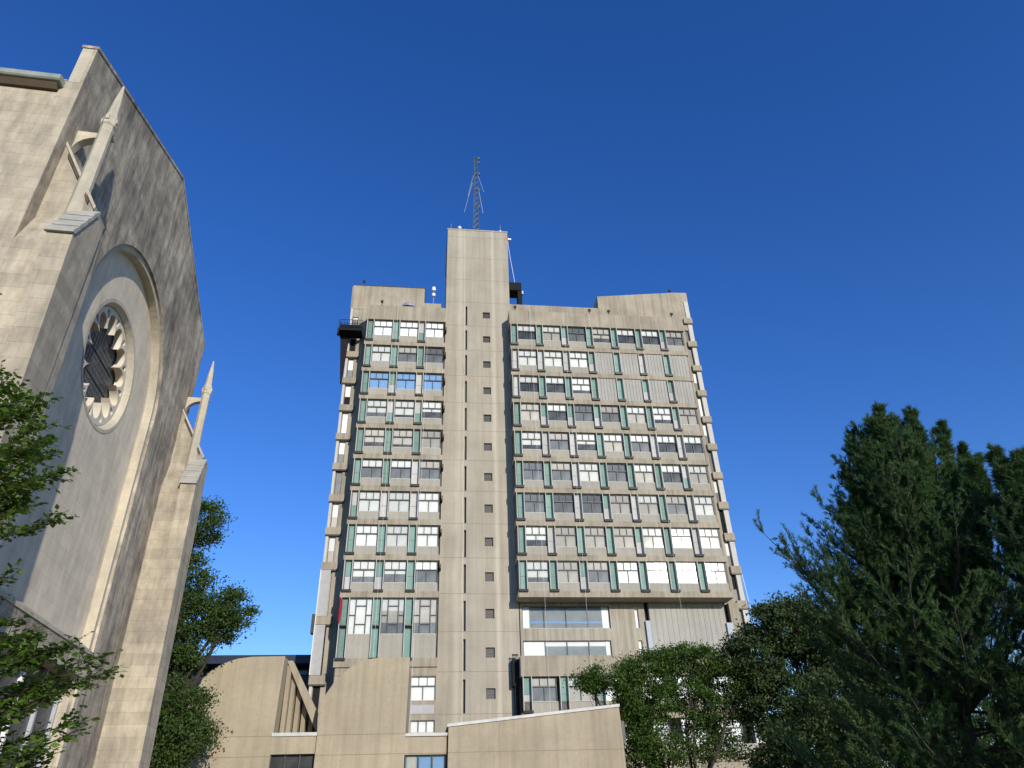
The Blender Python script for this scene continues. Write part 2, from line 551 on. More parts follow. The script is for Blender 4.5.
for i in range(13):
    put('vent', sq_me, tower, Vector((-3.21, YC, 13.35 + 3.7 * i - 0.475)) - Vector(TO))
mb = MB(); mb.box(-8.36, -0.14, YC - 0.05, 12.05, 71.55, 71.75, 'core'); mb.build('coping', tower)

# wing slabs (one band per floor), parapets and end walls
def L(i):   # underside of the band above row i (row 9 is the lowest)
    return 25.07 + 3.7 * (9 - i)

boxes('floor_band', tower, [(-0.55, 21.46, -0.02, 2.0, L(9) - 3.7 + 3.7 * i, L(9) - 3.1 + 3.7 * i) for i in range(9)], 'conc')
boxes('floor_band', tower, [(-17.80, -8.31, 0.22, 2.2, L(9) - 3.7 + 3.7 * i, L(9) - 3.1 + 3.7 * i) for i in range(9)] + [(-17.80, -8.31, 0.22, 2.2, 15.0, 15.78)], 'conc')
boxes('parapet', tower, [(-0.55, 21.46, -0.02, 2.6, L(1), L(1) + 2.05), (-17.80, -8.31, 0.22, 2.6, L(1), L(1) + 2.1)], 'conc')
boxes('end_wall', tower, [(-0.42, -0.22, 0.32, 2.75, 21.4, 55), (21.28, 21.40, 0.30, 3.4, 21.4, 55), (-17.68, -17.5, 0.5, 3.5, 9, 55)], 'shadeconc')

# spandrels under the windows
boxes('spandrel', tower, [(c * 3.096 + 0.425, c * 3.096 + 2.67, 0.14, 0.4, L(r) - 3.1, L(r) - 2.24) for r in range(1, 10) for c in range(7)], 'spandrel')
boxes('spandrel', tower, [(-17.233 + c * 3.054 + 0.425, -17.233 + c * 3.054 + 2.63 - (0.02 if c < 2 else 0.0), 0.40, 0.65, L(r) - 3.1, L(r) - 2.24) for r in range(1, 10) for c in range(3)] + [(-17.233 + c * 3.054 + 0.425, -17.233 + c * 3.054 + 2.62, 0.40, 0.65, 15.78, 17.95) for c in range(3)], 'spandrel')
boxes('lower_wall', tower, [(-17.60, -8.33, 0.40, 2.2, 14.3, 15.0)], 'conc')

# ---- windows (frame > pane, blind) with shared meshes
_cache = {}
def window_frame(w, h, tz, style):
    key = ('f', w, h, tz, style)
    if key in _cache:
        return _cache[key]
    mb = MB(); t = 0.055
    mb.box(0, t, 0, 0.14, 0, h, 'frame'); mb.box(w - t, w, 0, 0.14, 0, h, 'frame')
    mb.box(t, w - t, 0, 0.14, h - t, h, 'frame'); mb.box(t, w - t, -0.03, 0.16, 0, 0.06, 'fin')
    if style == 'std':
        mb.box(t, w - t, 0.01, 0.13, tz - 0.05, tz + 0.05, 'frame')
        for q in (1 / 3, 2 / 3):
            mb.box(w * q - 0.025, w * q + 0.025, 0.02, 0.12, tz + 0.05, h - t, 'frame')
        mb.box(w / 2 - 0.03, w / 2 + 0.03, 0.02, 0.12, 0.06, tz - 0.05, 'frame')
    elif style == 'tall':
        for q in (0.28, 0.72):
            mb.box(w * q - 0.04, w * q + 0.04, 0.01, 0.13, 0.06, h - t, 'frame')
        mb.box(w * .28 + .04, w * .72 - .04, 0.02, 0.12, h * 0.78, h * 0.78 + 0.07, 'frame')
        mb.box(w * .28 + .04, w * .72 - .04, 0.02, 0.12, h * 0.27, h * 0.27 + 0.07, 'frame')
        mb.box(t, w * .28 - .04, 0.02, 0.12, h * 0.52, h * 0.52 + 0.07, 'frame')
        mb.box(w * .72 + .04, w - t, 0.02, 0.12, h * 0.52, h * 0.52 + 0.07, 'frame')
    elif style.startswith('bay'):
        n = int(style[3:])
        for q in range(1, n):
            mb.box(w * q / n - 0.035, w * q / n + 0.035, 0.01, 0.13, 0.06, h - t, 'frame')
    _cache[key] = mb.mesh('window')
    return _cache[key]


def pane_mesh(w, h, mat='glass'):
    key = ('p', w, h, mat)
    if key not in _cache:
        mb = MB(); mb.poly([(0.03, 0.07, 0.03), (w - 0.03, 0.07, 0.03), (w - 0.03, 0.07, h - 0.03), (0.03, 0.07, h - 0.03)], [(0, 1, 2, 3)], mat)
        _cache[key] = mb.mesh('pane', recalc=False)
    return _cache[key]


CODE = {' ': 'blind_d', 'w': 'blind_w', 'x': 'blind_glint', 'm': 'blind_m', 'g': 'blind_g', 'b': 'film_refl', 'h': 'blind_h'}
def blind_mesh(w, h, tz, st, q=0.5):
    key = ('b', w, h, tz, st, q)
    if key not in _cache:
        mb = MB()
        zs = [(tz, h - 0.04), (tz * q, tz), (0.04, tz * q)]
        if tz >= h:
            zs = [(h * 0.66, h - .04), (h * .33, h * .66), (.04, h * .33)]
        for c, (z0, z1) in zip(st, zs):
            if c in CODE:
                mb.box(0.05, w - 0.05, 0.15, 0.165, z0, z1, CODE[c])
        _cache[key] = mb.mesh('blind') if mb.v else None
    return _cache[key]


def window(x, y, z, w, h, tz, st, style='std', gm='glass', name='window', parent=None):
    fr = put(name, window_frame(w, h, tz, style), parent or tower, Vector((x, y, z)) - Vector(TO))
    put('pane', pane_mesh(w, h, gm), fr)
    b = blind_mesh(w, h, tz, st, rnd.choice((0.35, 0.45, 0.5, 0.6, 0.7)))
    if b:
        put('blind', b, fr)
    return fr

S = {'W': 'www', 'X': 'xxx', 'D': '   ', 'T': 'w  ', 'H': 'ww ', 'G': 'ggg', 'M': 'mmm', 'B': 'bbb', 'N': 'wmm', 'K': 'mgg', 'J': 'xgg', 'P': 'wgg', 'Q': 'mm ', 'R': 'wwg'}
RR = {1: 'TNGQTTK', 2: 'WWW----', 3: 'TTH----', 4: 'MTGKNHM', 5: 'HKHNJTT', 6: 'GKWGNTN', 7: 'GGGMNKW', 8: 'HMMMNNN', 9: 'RMKXXXX'}  # X in the lowest row: sun glint painted as bright white
LR = {1: 'XXX', 2: 'WKG', 3: 'BBB', 4: 'RHH', 5: 'QQM', 6: 'PPK', 7: 'WWW', 8: 'WWW', 9: 'RRJ'}  # B row: sky reflection painted as flat blue behind the glass
WH, TZ = 2.20, 1.33
for r in range(1, 10):
    z = L(r) - 3.1 + 0.86
    for c in range(7):
        if RR[r][c] != '-':
            window(c * 3.096 + 0.42, 0.16, z, 2.22, 2.22, TZ, S[RR[r][c]])
    for c in range(3):
        window(-17.233 + c * 3.054 + 0.42, 0.42, z, 2.18, 2.22, TZ, S[LR[r][c]])
for c, st in enumerate(('www', 'wmg', 'mmg')):
    window(-17.233 + c * 3.054 + 0.40, 0.42, 17.95, 2.26, 3.38, 99, st, 'tall')
# two blank, ribbed bays of rows 2 and 3
mb = MB()
for r in (2, 3):
    zf = L(r) - 3.1
    for c in (3, 4, 5, 6):
        x0 = c * 3.096 + 0.42; x1 = x0 + 2.26
        n = 6
        for k_ in range(n):
            xa = x0 + (x1 - x0) * k_ / n; xb = x0 + (x1 - x0) * (k_ + 1) / n - 0.03
            mb.box(xa, xb, 0.10, 0.137, zf + 0.02, zf + 3.08, 'rib')
        mb.box(x0 - 0.02, x1 + 0.02, 0.142, 0.5, zf + 0.87, zf + 3.09, 'rib')
mb.build('ribbed_panel', tower)

# ---- fins (shadow box with copper back panel)
def fin_body(h, mid=None):
    key = ('fin', h, mid)
    if key not in _cache:
        mb = MB()
        mb.box(-0.42, -0.36, -0.14, 0.38, 0.10, h, 'fin'); mb.box(0.36, 0.42, -0.14, 0.38, 0.10, h, 'fin')
        mb.prism([(-0.24, -0.10), (-0.03, -0.10), (-0.03, 0.12), (-0.30, 0.12)], 'x', -0.45, 0.45, 'bronze'); mb.box(-0.42, 0.42, -0.03, 0.28, 0.0, 0.12, 'bronze')
        if mid:
            mb.box(-0.36, 0.36, -0.16, 0.28, mid, mid + 0.1, 'bronze')
        _cache[key] = mb.mesh('fin')
    return _cache[key]


def fin_panel(h, kind):
    key = ('fp', h, kind)
    if key not in _cache:
        mb = MB()
        mm = {'G': 'copper', 'W': 'greypanel'}
        mb.box(-0.36, 0.36, 0.32, 0.36, h * 0.5 + 0.015, h, mm[kind[0]])
        mb.box(-0.36, 0.36, 0.32, 0.36, 0.12, h * 0.5 - 0.015, mm[kind[1]])
        mb.box(-0.36, 0.36, 0.315, 0.35, h * 0.5 - 0.02, h * 0.5 + 0.02, 'frame')
        _cache[key] = mb.mesh('panel')
    return _cache[key]


def fin(x, y, z, h, kind, mid=None):
    f = put('fin', fin_body(h, mid), tower, Vector((x, y, z)) - Vector(TO))
    put('panel', fin_panel(h, kind), f)
    return f

FR = {1: 'GG GG GW GG GG GG GW', 2: 'WW WW WW GW GG WW GG', 3: 'WW GG GG GG GG GW GW', 4: 'GG GW GW GW GG GG GW',
      5: 'GG WW WW GG GG WW WW', 6: 'GG GG WW GG GG GG WG', 7: 'GG GG WW GW WW GG WW', 8: 'GG WW GG GG GW GG WW', 9: 'GG GG GW GG GG GG GG'}
FL = {1: 'GG GG WG', 2: 'GG GG GG', 3: 'GG GW WW', 4: 'GG WG WG', 5: 'GG GG GG', 6: 'GG GG WW', 7: 'WG WW WW', 8: 'GG GG GG', 9: 'GW GW GG'}
for r in range(1, 10):
    z = L(r) - 3.1 - 0.0
    for c, kd in enumerate(FR[r].split()):
        fin(c * 3.096, 0.02, z, 3.08, kd)
    for c, kd in enumerate(FL[r].split()):
        fin(-17.233 + c * 3.054, 0.28, z, 3.08, kd)
for c in range(3):
    fin(-17.233 + c * 3.054, 0.28, 15.66, 5.68, 'GG', 3.0)

# slab-end brackets seen as small dark stubs beside the core
for r in range(1, 10):
    mb = MB()
    mb.prism([(1.2, L(r) - 0.02), (1.2, L(r) - 0.45), (1.95, L(r) - 0.55), (1.95, L(r) - 0.02)], 'x', -8.29, -8.16, 'bronze')
    mb.build('bracket', tower)

# ---- end bays
def end_bay(glx0, glx1, x0, x1, blx0, blx1, zb, n, top, px0, px1, states):
    holes = []
    for i in range(n):
        holes.append(rect(glx0, glx1, zb[i] + 0.75, zb[i + 1] - 0.02))
    put('end_bay_wall', plate(rect(x0, x1, 0, top), holes, 'y', YE, YE + 0.45, 'conc', TO), tower)
    boxes('slab_end', tower, [(blx0, blx1, YE - 0.32, YE - 0.003, z, z + 0.78) for z in zb[:-1]] + [(blx0, blx1, YE - 0.05, YE - 0.003, zb[-1], top)], 'conc')
    boxes('pier_panel', tower, [(px0, px1, YE - 0.16, YE - 0.002, zb[i] + 0.79, zb[i + 1] - 0.03) for i in range(n)], 'fin')
    boxes('drip_trim', tower, [(blx0 + 0.02, blx1 - 0.02, YE - 0.28, YE - 0.004, z - 0.13, z - 0.004) for z in zb[1:-1]], 'bronze')
    for i in range(n):
        h = zb[i + 1] - 0.02 - (zb[i] + 0.75)
        w = glx1 - glx0
        fr = put('slot_window', slot_frame(w, h), tower, Vector((glx0, YE + 0.12, zb[i] + 0.75)) - Vector(TO))
        st = states[i % len(states)]
        mb = MB()
        z1 = h * 0.5
        for a, b, cde in ((h * 0.45, h - 0.05, st[0]), (0.05, h * 0.45, st[1])):
            mb.box(0.05, w - 0.05, 0.05, 0.07, a, b, {'w': 'blind_w', 'd': 'black', 'g': 'blind_g', 'm': 'blind_m'}[cde])
        mb_me = mb.mesh('slot_blind')
        put('blind', mb_me, fr)


def slot_frame(w, h):
    key = ('slot', round(w, 3), round(h, 3))
    if key not in _cache:
        mb = MB()
        mb.box(0, 0.04, 0, 0.1, 0, h, 'frame'); mb.box(w - 0.04, w, 0, 0.1, 0, h, 'frame')
        mb.box(0, w, 0, 0.1, h - 0.06, h, 'frame'); mb.box(0, w, -0.02, 0.1, 0, 0.06, 'frame')
        mb.box(0, w, 0.12, 0.16, 0, h, 'black')
        _cache[key] = mb.mesh('slot_window')
    return _cache[key]

zb_r = [2.53 + 3.7 * i for i in range(17)]
end_bay(22.92, 23.36, 21.42, 24.02, 22.92, 24.08, zb_r, 16, 63.2, 23.42, 23.98,
        ['gw', 'gg', 'gg', 'wg', 'gg', 'dg', 'wg', 'dd', 'wg', 'gg', 'wg', 'ww', 'wg', 'gg', 'gg', 'gw'])
zb_l = [2.9, 8.4, 13.97, 19.44] + [24.85 + 3.7 * i for i in range(10)]
end_bay(-19.78, -19.10, -20.12, -17.56, -20.20, -18.62, zb_l, 13, 61.7, -20.1, -19.84,
        ['dd', 'dd', 'dd', 'mm', 'wm', 'wm', 'gg', 'wg', 'ww', 'wd', 'wg', 'dd', 'wg', 'wg'])
# tall pale fins low on the left end bay
mb = MB()
mb.box(-20.14, -19.2, YE - 0.30, YE - 0.17, 14.78, 19.40, 'greypanel')
mb.box(-20.14, -19.2, YE - 0.30, YE - 0.17, 20.24, 24.82, 'greypanel')
mb.box(-20.2, -20.14, YE - 0.5, YE, 14.78, 24.8, 'white')
mb.build('pale_panel', tower)
mb = MB(); mb.box(-20.55, -20.21, YE - 0.4, YE + 0.4, 18.6, 20.4, 'bronze'); mb.build('side_box', tower)

# penthouses and roof tiers
mb = MB()
mb.box(-20.16, -11.05, YE + 0.02, 12, 56.9, 61.95, 'conc')
mb.box(-11.05, -8.9, YE + 0.05, 12, 56.9, 59.6, 'conc')
mb.box(-17.8, -8.31, 2.6, 12, 56.3, 57.3, 'conc')
mb.build('penthouse', tower)
mb = MB(); mb.box(-20.2, -11.0, YE - 0.02, 12.05, 61.95, 62.07, 'bronze'); mb.build('roof_edge', tower)
mb = MB()
mb.box(-0.20, 11.9, 2.2, 12, 56.4, 59.4, 'conc')
mb.box(-0.55, 21.4, 2.05, 12, 56.0, 57.95, 'conc')
mb.prism([(11.66, 57.0), (24.05, 57.0), (24.05, 63.3), (22.3, 63.25), (11.66, 61.95)], 'y', YE - 0.04, 12, 'conc')
mb.build('penthouse', tower)

# ---- lower right: recessed walls, big windows, ribbed block
holes = [rect(0.02, 8.95, 18.83, 21.03), rect(0.02, 8.82, 16.22, 17.67), rect(11.56, 11.93, 18.85, 21.0), rect(11.6, 12.0, 16.3, 17.65)]
put('lower_wall', plate(rect(-0.3, 12.58, 0, 21.35), holes, 'y', 2.0, 2.35, 'stain', TO), tower)
window(0.02, 2.14, 18.83, 8.93, 2.2, 99, 'hhh', 'bay4', 'bigglass')
window(0.02, 2.14, 16.22, 8.80, 1.45, 99, 'xhh', 'bay4', 'bigglass')
mb = MB()
mb.box(11.56, 11.93, 2.25, 2.3, 18.85, 21.0, 'white'); mb.box(11.6, 12.0, 2.25, 2.3, 16.3, 17.65, 'white')
mb.build('slot_window', tower)
mb = MB()
mb.box(0.10, 0.75, 2.24, 2.28, 18.9, 20.98, 'blind_glint'); mb.box(8.15, 8.85, 2.24, 2.28, 18.9, 20.98, 'blind_glint')
mb.box(0.10, 2.2, 2.24, 2.28, 16.3, 17.6, 'blind_glint'); mb.box(8.3, 8.75, 2.24, 2.28, 16.3, 17.6, 'blind_glint')
mb.build('curtain', tower)
mb = MB(); mb.box(0.80, 8.1, 2.25, 2.27, 19.35, 19.55, 'film_refl'); mb.build('window_film', tower)
mb = MB()
x = 13.1
while x < 20.8:
    mb.prism([(x, 2.0), (x + 0.01, 1.965), (x + 0.535, 1.965), (x + 0.545, 2.0)], 'z', 3, 21.36, 'rib'); x += 0.566
mb.box(13.05, 21.05, 2.0, 2.6, 0, 21.36, 'rib')
mb.build('ribbed_wall', tower)
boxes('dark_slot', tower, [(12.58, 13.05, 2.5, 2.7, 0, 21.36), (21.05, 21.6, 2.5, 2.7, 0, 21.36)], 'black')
for pts in ([(12.56, 10), (13.08, 10), (12.98, 19.5), (12.5, 19.5)], [(21.05, 10), (21.9, 10), (21.6, 19.3), (20.95, 19.3)]):
    mb = MB(); mb.prism(pts, 'y', 1.7, 1.95, 'greyblue'); mb.build('sloped_panel', tower)
mb = MB()
mb.box(21.6, 22.6, 1.9, 3.4, 0, 21.36, 'conc')
mb.build('lower_wall', tower)
mb = MB()
mb.box(-0.55, 21.4, -0.02, 1.98, 14.02, 15.86, 'conc')
mb.box(-0.55, 21.4, 0.0, 1.98, 10.32, 10.92, 'conc')
mb.box(-0.55, 21.4, 0.0, 1.98, 6.62, 7.22, 'conc')
mb.box(-0.40, 21.3, 0.34, 0.5, 10.92, 11.9, 'spandrel'); mb.box(-0.40, 21.3, 0.28, 0.5, 7.22, 8.1, 'spandrel')
mb.box(-0.42, 21.3, 0.1, 1.98, 0, 6.6, 'conc')
mb.build('lower_band', tower)
for c in range(7):
    window(c * 3.45 + 0.45, 0.30, 11.85, 2.35, 2.15, TZ, 'mgg' if c < 1 else 'wmm' if c < 2 else 'xxx')  # white sheets here paint sun reflected in the lower panes
    window(c * 3.45 + 0.45, 0.30, 8.1, 2.35, 2.2, TZ, 'xww')
    if c < 6:
        fin(c * 3.45 + 0.02, 0.02, 10.95, 3.05, 'GW' if c == 0 else 'GG')
mb = MB()
mb.box(-1.0, -0.60, 1.3, 1.97, 4, 13.4, 'black'); mb.box(-1.2, -0.58, 1.2, 1.97, 13.4, 15.8, 'black')
for i in range(5):
    mb.box(-1.15 + i * 0.13, -1.11 + i * 0.13, 1.3, 1.36, 15.8, 16.3, 'black')
mb.box(-1.2, -0.58, 1.28, 1.38, 16.15, 16.25, 'black')
mb.build('exhaust_duct', tower)

# ---- lower left wall, two windows near the core
holes = [rect(-10.7, -8.42, 12.12, 14.2), rect(-10.6, -8.42, 9.47, 10.48)]
put('lower_wall', plate(rect(-17.6, -8.33, 0, 14.3), holes, 'y', 0.45, 0.8, 'conc', TO), tower)
window(-10.7, 0.55, 12.12, 2.28, 2.08, 1.25, 'xww')
window(-10.6, 0.55, 9.47, 2.18, 1.01, 99, 'www', 'bay3')
mb = MB(); mb.box(-10.65, -8.5, 0.40, 0.447, 11.0, 11.75, 'greypanel'); mb.build('vent_panel', tower)

# ------------------------------------------------------------------ roof fittings
def at_roof(name, label, cat, loc):
    return thing(name, label, cat, loc)

t = at_roof('antenna_mast', 'slender steel lattice antenna mast on top of the tower core', 'antenna', (-4.35, 4.0, 71.75))
def mast_r(z):
    return 0.50 - 0.26 * z / 16.5
legs = []
mb = MB()
for j in range(3):
    a = math.radians(90 + 120 * j)
    mb.tube([(-4.35 + mast_r(z) * math.cos(a), 4 + mast_r(z) * math.sin(a), 71.75 + z) for z in (0, 5.5, 11, 16.5)], 0.055, 'maststeel', 5)
n = 16
for i in range(n):
    z0, z1 = 16.5 * i / n, 16.5 * (i + 1) / n
    for j in range(3):
        a = math.radians(90 + 120 * j); b = math.radians(90 + 120 * (j + 1))
        mb.tube([(-4.35 + mast_r(z0) * math.cos(a), 4 + mast_r(z0) * math.sin(a), 71.75 + z0), (-4.35 + mast_r(z1) * math.cos(b), 4 + mast_r(z1) * math.sin(b), 71.75 + z1)], 0.03, 'maststeel', 4)
        mb.tube([(-4.35 + mast_r(z1) * math.cos(a), 4 + mast_r(z1) * math.sin(a), 71.75 + z1), (-4.35 + mast_r(z1) * math.cos(b), 4 + mast_r(z1) * math.sin(b), 71.75 + z1)], 0.025, 'maststeel', 4)
mb.build('lattice', t)
for q in ((-5.15, 11.3, -6.0, 5.0), (-4.9, 13.0, -5.5, 8.2), (-3.9, 13.0, -3.2, 9.3), (-3.8, 10.5, -3.35, 5.0)):
    mb = MB(); mb.tube([(-4.35 + (q[0] + 4.35) * 0.6, 4, 71.75 + q[1]), (q[2], 3.8, 71.75 + q[3])], 0.035, 'steel', 5)
    mb.build('rod_antenna', t)
mb = MB()
for z in (16.5, 15.6, 13.2, 9.8, 6.5):
    mb.box(-4.75, -3.85, 3.95, 4.03, 71.75 + z - 0.06, 71.75 + z + 0.05, 'maststeel')
    mb.box(-4.0, -3.75, 3.9, 4.1, 71.75 + z - 0.25, 71.75 + z + 0.2, 'maststeel')
mb.build('cross_arm', t)

def small_post(loc, h, label, lean=0.0):
    t = thing('security_light', label, 'light', loc)
    mb = MB(); x, y, z = loc
    mb.tube([(x, y, z), (x + lean, y - 0.05, z + h)], 0.05, 'bronze', 6); mb.build('post', t)
    mb = MB(); mb.prism([(y - 0.3, z + h - 0.1), (y + 0.02, z + h - 0.02), (y + 0.02, z + h + 0.2), (y - 0.22, z + h + 0.25)], 'x', x + lean - 0.16, x + lean + 0.16, 'bronze'); mb.build('lamp_head', t)

small_post((0.35, 1.2, 57.12), 0.9, 'small dark floodlight on the roof ledge just right of the core')
small_post((9.9, 1.2, 57.12), 0.9, 'small dark floodlight on the roof ledge beside the left end of the raised penthouse')
small_post((12.4, 1.2, 57.12), 0.9, 'small dark floodlight on the roof ledge under the raised penthouse wall')
small_post((20.6, 1.2, 57.12), 0.9, 'small dark floodlight on the roof ledge at the far right end', 0.1)
small_post((-16.2, 1.4, 57.17), 0.9, 'small floodlight on the left wing roof ledge left of the dome')
small_post((22.0, 3.6, 63.2), 0.7, 'small light on top of the slanted penthouse at the right corner of the tower')
small_post((-18.9, 3.6, 62.07), 0.9, 'small light on top of the left penthouse near its outer corner')

t = thing('roof_dome', 'grey rooftop ventilator dome on the left wing parapet', 'ventilator', (-12.9, 1.6, 57.17))
mb = MB(); mb.lathe([(1.0, 0), (1.0, 0.2), (0.95, 0.45), (0.78, 0.75), (0.45, 0.98), (0.0, 1.06)], (-12.9, 1.6, 57.17), 'steel', 20); mb.build('dome', t)
mb = MB(); mb.lathe([(1.08, 0), (1.08, 0.12), (1.0, 0.12)], (-12.9, 1.6, 57.17), 'bronze', 20); mb.build('base_ring', t)

t = thing('cell_antenna', 'white round cell antenna on a short pole beside the tower core', 'antenna', (-9.9, 3.6, 59.6))
mb = MB(); mb.tube([(-9.9, 3.6, 59.6), (-9.9, 3.6, 62.6)], 0.06, 'steel'); mb.build('pole', t)
mb = MB(); mb.lathe([(0, 0), (0.24, 0.05), (0.26, 0.5), (0.22, 0.62), (0, 0.66)], (-9.9, 3.55, 62.0), 'white', 12)
mb.lathe([(0, 0), (0.22, 0.05), (0.24, 0.45), (0, 0.6)], (-9.9, 3.55, 61.1), 'white', 12); mb.build('radome', t)

t = thing('dish_antenna', 'small white dish antenna on the left roof edge of the tower core', 'antenna', (-6.7, 2.4, 71.75))
mb = MB(); mb.tube([(-6.7, 2.4, 71.75), (-6.7, 2.4, 72.2)], 0.05, 'steel'); mb.build('pole', t)
mb = MB(); mb.lathe([(0, 0), (0.2, 0.04), (0.27, 0.2), (0.2, 0.42), (0, 0.48)], (-6.7, 2.3, 72.0), 'white', 12); mb.build('radome', t)

t = thing('camera_post', 'tiny pale post with white box on the right roof edge of the tower core', 'antenna', (-1.1, 2.4, 71.75))
mb = MB(); mb.tube([(-1.1, 2.4, 71.75), (-1.1, 2.4, 73.2)], 0.03, 'steel'); mb.build('pole', t)
mb = MB(); mb.box(-1.2, -1.0, 2.2, 2.45, 71.8, 72.15, 'white'); mb.build('housing', t)

t = thing('whip_antenna', 'thin whip antenna at the left corner of the tower core roof', 'antenna', (-7.85, 2.4, 71.75))
mb = MB(); mb.tube([(-7.85, 2.4, 71.75), (-7.85, 2.4, 73.0)], 0.03, 'steel'); mb.build('rod', t)
mb = MB(); mb.box(-7.95, -7.75, 2.3, 2.5, 71.75, 71.95, 'bronze'); mb.build('mount', t)

t = thing('side_lamp', 'white lamp sticking out from the top right edge of the tower core', 'light', (-0.2, 2.5, 70.7))
mb = MB(); mb.tube([(-0.2, 2.5, 70.7), (0.2, 2.45, 70.7)], 0.04, 'steel'); mb.build('arm', t)
mb = MB(); mb.box(-0.1, 0.35, 2.3, 2.6, 70.6, 70.85, 'white'); mb.build('housing', t)

t = thing('roof_hoist', 'black boxy roof hoist on the right side of the tower core', 'hoist', (0.6, 3.0, 59.4))
mb = MB(); mb.box(-0.18, 1.5, 2.5, 4.2, 62.0, 63.3, 'black'); mb.build('hood', t)
mb = MB(); mb.box(1.0, 1.55, 2.6, 3.8, 59.42, 62.0, 'black'); mb.build('leg', t)
mb = MB(); mb.box(-0.18, 1.0, 3.4, 3.9, 59.42, 60.1, 'black'); mb.build('base', t)
mb = MB(); mb.box(1.56, 1.75, 2.7, 3.1, 61.6, 62.1, 'steel'); mb.build('lamp_head', t)

c = MB(); c.tube([(-0.12, 2.5, 70.5), (0.15, 2.5, 67.5), (0.65, 2.55, 63.32)], 0.03, 'white', 4)
tag(c.build('cable'), 'pale cable running down from the core edge to the black roof hoist', 'cable')

t = thing('maintenance_platform', 'black cradle hanging round the top left corner of the tower', 'platform', (-19.6, 2.0, 53.0))
mb = MB(); mb.box(-21.0, -18.3, 0.9, 2.6, 53.35, 53.50, 'black'); mb.build('deck', t)
mb = MB()
for z in (53.90, 54.35, 54.90):
    mb.tube([(-21.0, 2.6, z), (-21.0, 0.9, z), (-18.3, 0.9, z)], 0.035, 'black', 4)
for i in range(10):
    mb.tube([(-21.0 + 2.7 * i / 9, 0.9, 53.45), (-21.0 + 2.7 * i / 9, 0.9, 54.90)], 0.03, 'black', 4)
mb.tube([(-21, 2.5, 53.45), (-21, 2.5, 54.90)], 0.035, 'black', 4)
mb.build('railing', t)
mb = MB()
mb.box(-20.9, -18.4, 1.0, 1.06, 53.50, 54.25, 'black'); mb.build('kick_panel', t)
mb = MB(); mb.prism([(-20.9, 53.35), (-19.9, 53.35), (-20.22, 46.75), (-20.35, 46.75)], 'y', 2.2, 2.6, 'black'); mb.build('bracket', t)
mb = MB(); mb.box(-21.25, -21.0, 1.4, 1.9, 53.15, 54.05, 'bronze'); mb.build('motor', t)

for x0, y0, z0, x1, z1, lb in ((-14.1, 0.0, 56.9, -14.25, 8, 'thin pale rope hanging down the left wing past its middle windows'),
                               (-10.4, 0.0, 56.9, -10.6, 8, 'thin pale rope hanging down the left wing nearest the core'),
                               (2.0, -0.4, 56.9, 2.0, 10, 'thin pale rope hanging down the right wing nearest the core'),
                               (6.1, -0.4, 56.9, 6.1, 10, 'thin pale rope hanging down the right wing, second from the core'),
                               (15.8, -0.4, 56.9, 15.6, 10, 'thin pale rope hanging down the right wing over the ribbed wall')):
    mb = MB(); mb.tube([(x0, y0 + .1, z0), (x0, y0, z0 - 0.3), (x1, y0, z1)], 0.009, 'white', 4)
    tag(mb.build('rope'), lb, 'rope')
mb = MB()
mb.tube([(24.0, YE - 0.4, 24.6), (24.6, YE - 1.0, 8)], 0.03, 'white', 4)
tag(mb.build('cable'), 'pale cable hanging from the right corner of the tower into the trees', 'cable')
t = thing('banner', 'narrow dark red rolled banner beside the tall windows at the left wing end', 'banner', (-17.75, 0.1, 18.9))
mb = MB(); mb.tube([(-17.62, 0.05, 21.2), (-17.60, -0.02, 20.2), (-17.66, 0.05, 19.2), (-17.62, 0, 18.9)], [0.13, 0.16, 0.12, 0.05], 'red', 8); mb.build('cloth', t)
mb = MB(); mb.tube([(-17.62, 0.05, 21.2), (-17.62, 0.5, 21.25)], 0.03, 'bronze', 5); mb.build('arm', t)

# ------------------------------------------------------------------ dark flat-roofed building at left behind
t = thing('library_building', 'dark blue glass building with flat overhanging roof behind the curved concrete blocks', 'building', (-34, 20, 0))
mb = MB(); mb.box(-50, -20.75, 8.0, 34, 16.9, 17.7, 'navy'); mb.build('roof', t)
mb = MB(); mb.box(-49, -21.2, 10.5, 33, 0, 16.9, 'navy'); mb.build('wall', t)
mb = MB(); mb.box(-22.9, -21.5, 10.2, 10.45, 16.2, 16.6, 'film_refl'); mb.box(-26.9, -24.5, 10.2, 10.45, 15.2, 15.6, 'film_refl'); mb.build('window', t)

# ------------------------------------------------------------------ auditorium building in front
aud = thing('auditorium', 'low tan concrete auditorium with quarter round light hoods and a slanted parapet', 'building', (-9, -20, 0))
AO = aud['_org']
YA = -25.0
left_out = [(-22.95, 0), (-22.9, 8.5), (-22.75, 8.89), (-22.48, 9.48), (-21.97, 10.02), (-21.28, 10.51), (-20.43, 10.80), (-19.6, 10.90), (-17.75, 10.92), (-17.85, 6.75), (-17.9, 0)]
mb = MB(); mb.prism(left_out, 'y', YA, YA + 5.5, 'lowconc'); h1 = mb.build('light_hood', aud)
h1['label'] = 'left curved hood with ribbed sloping flank'
mb = MB()
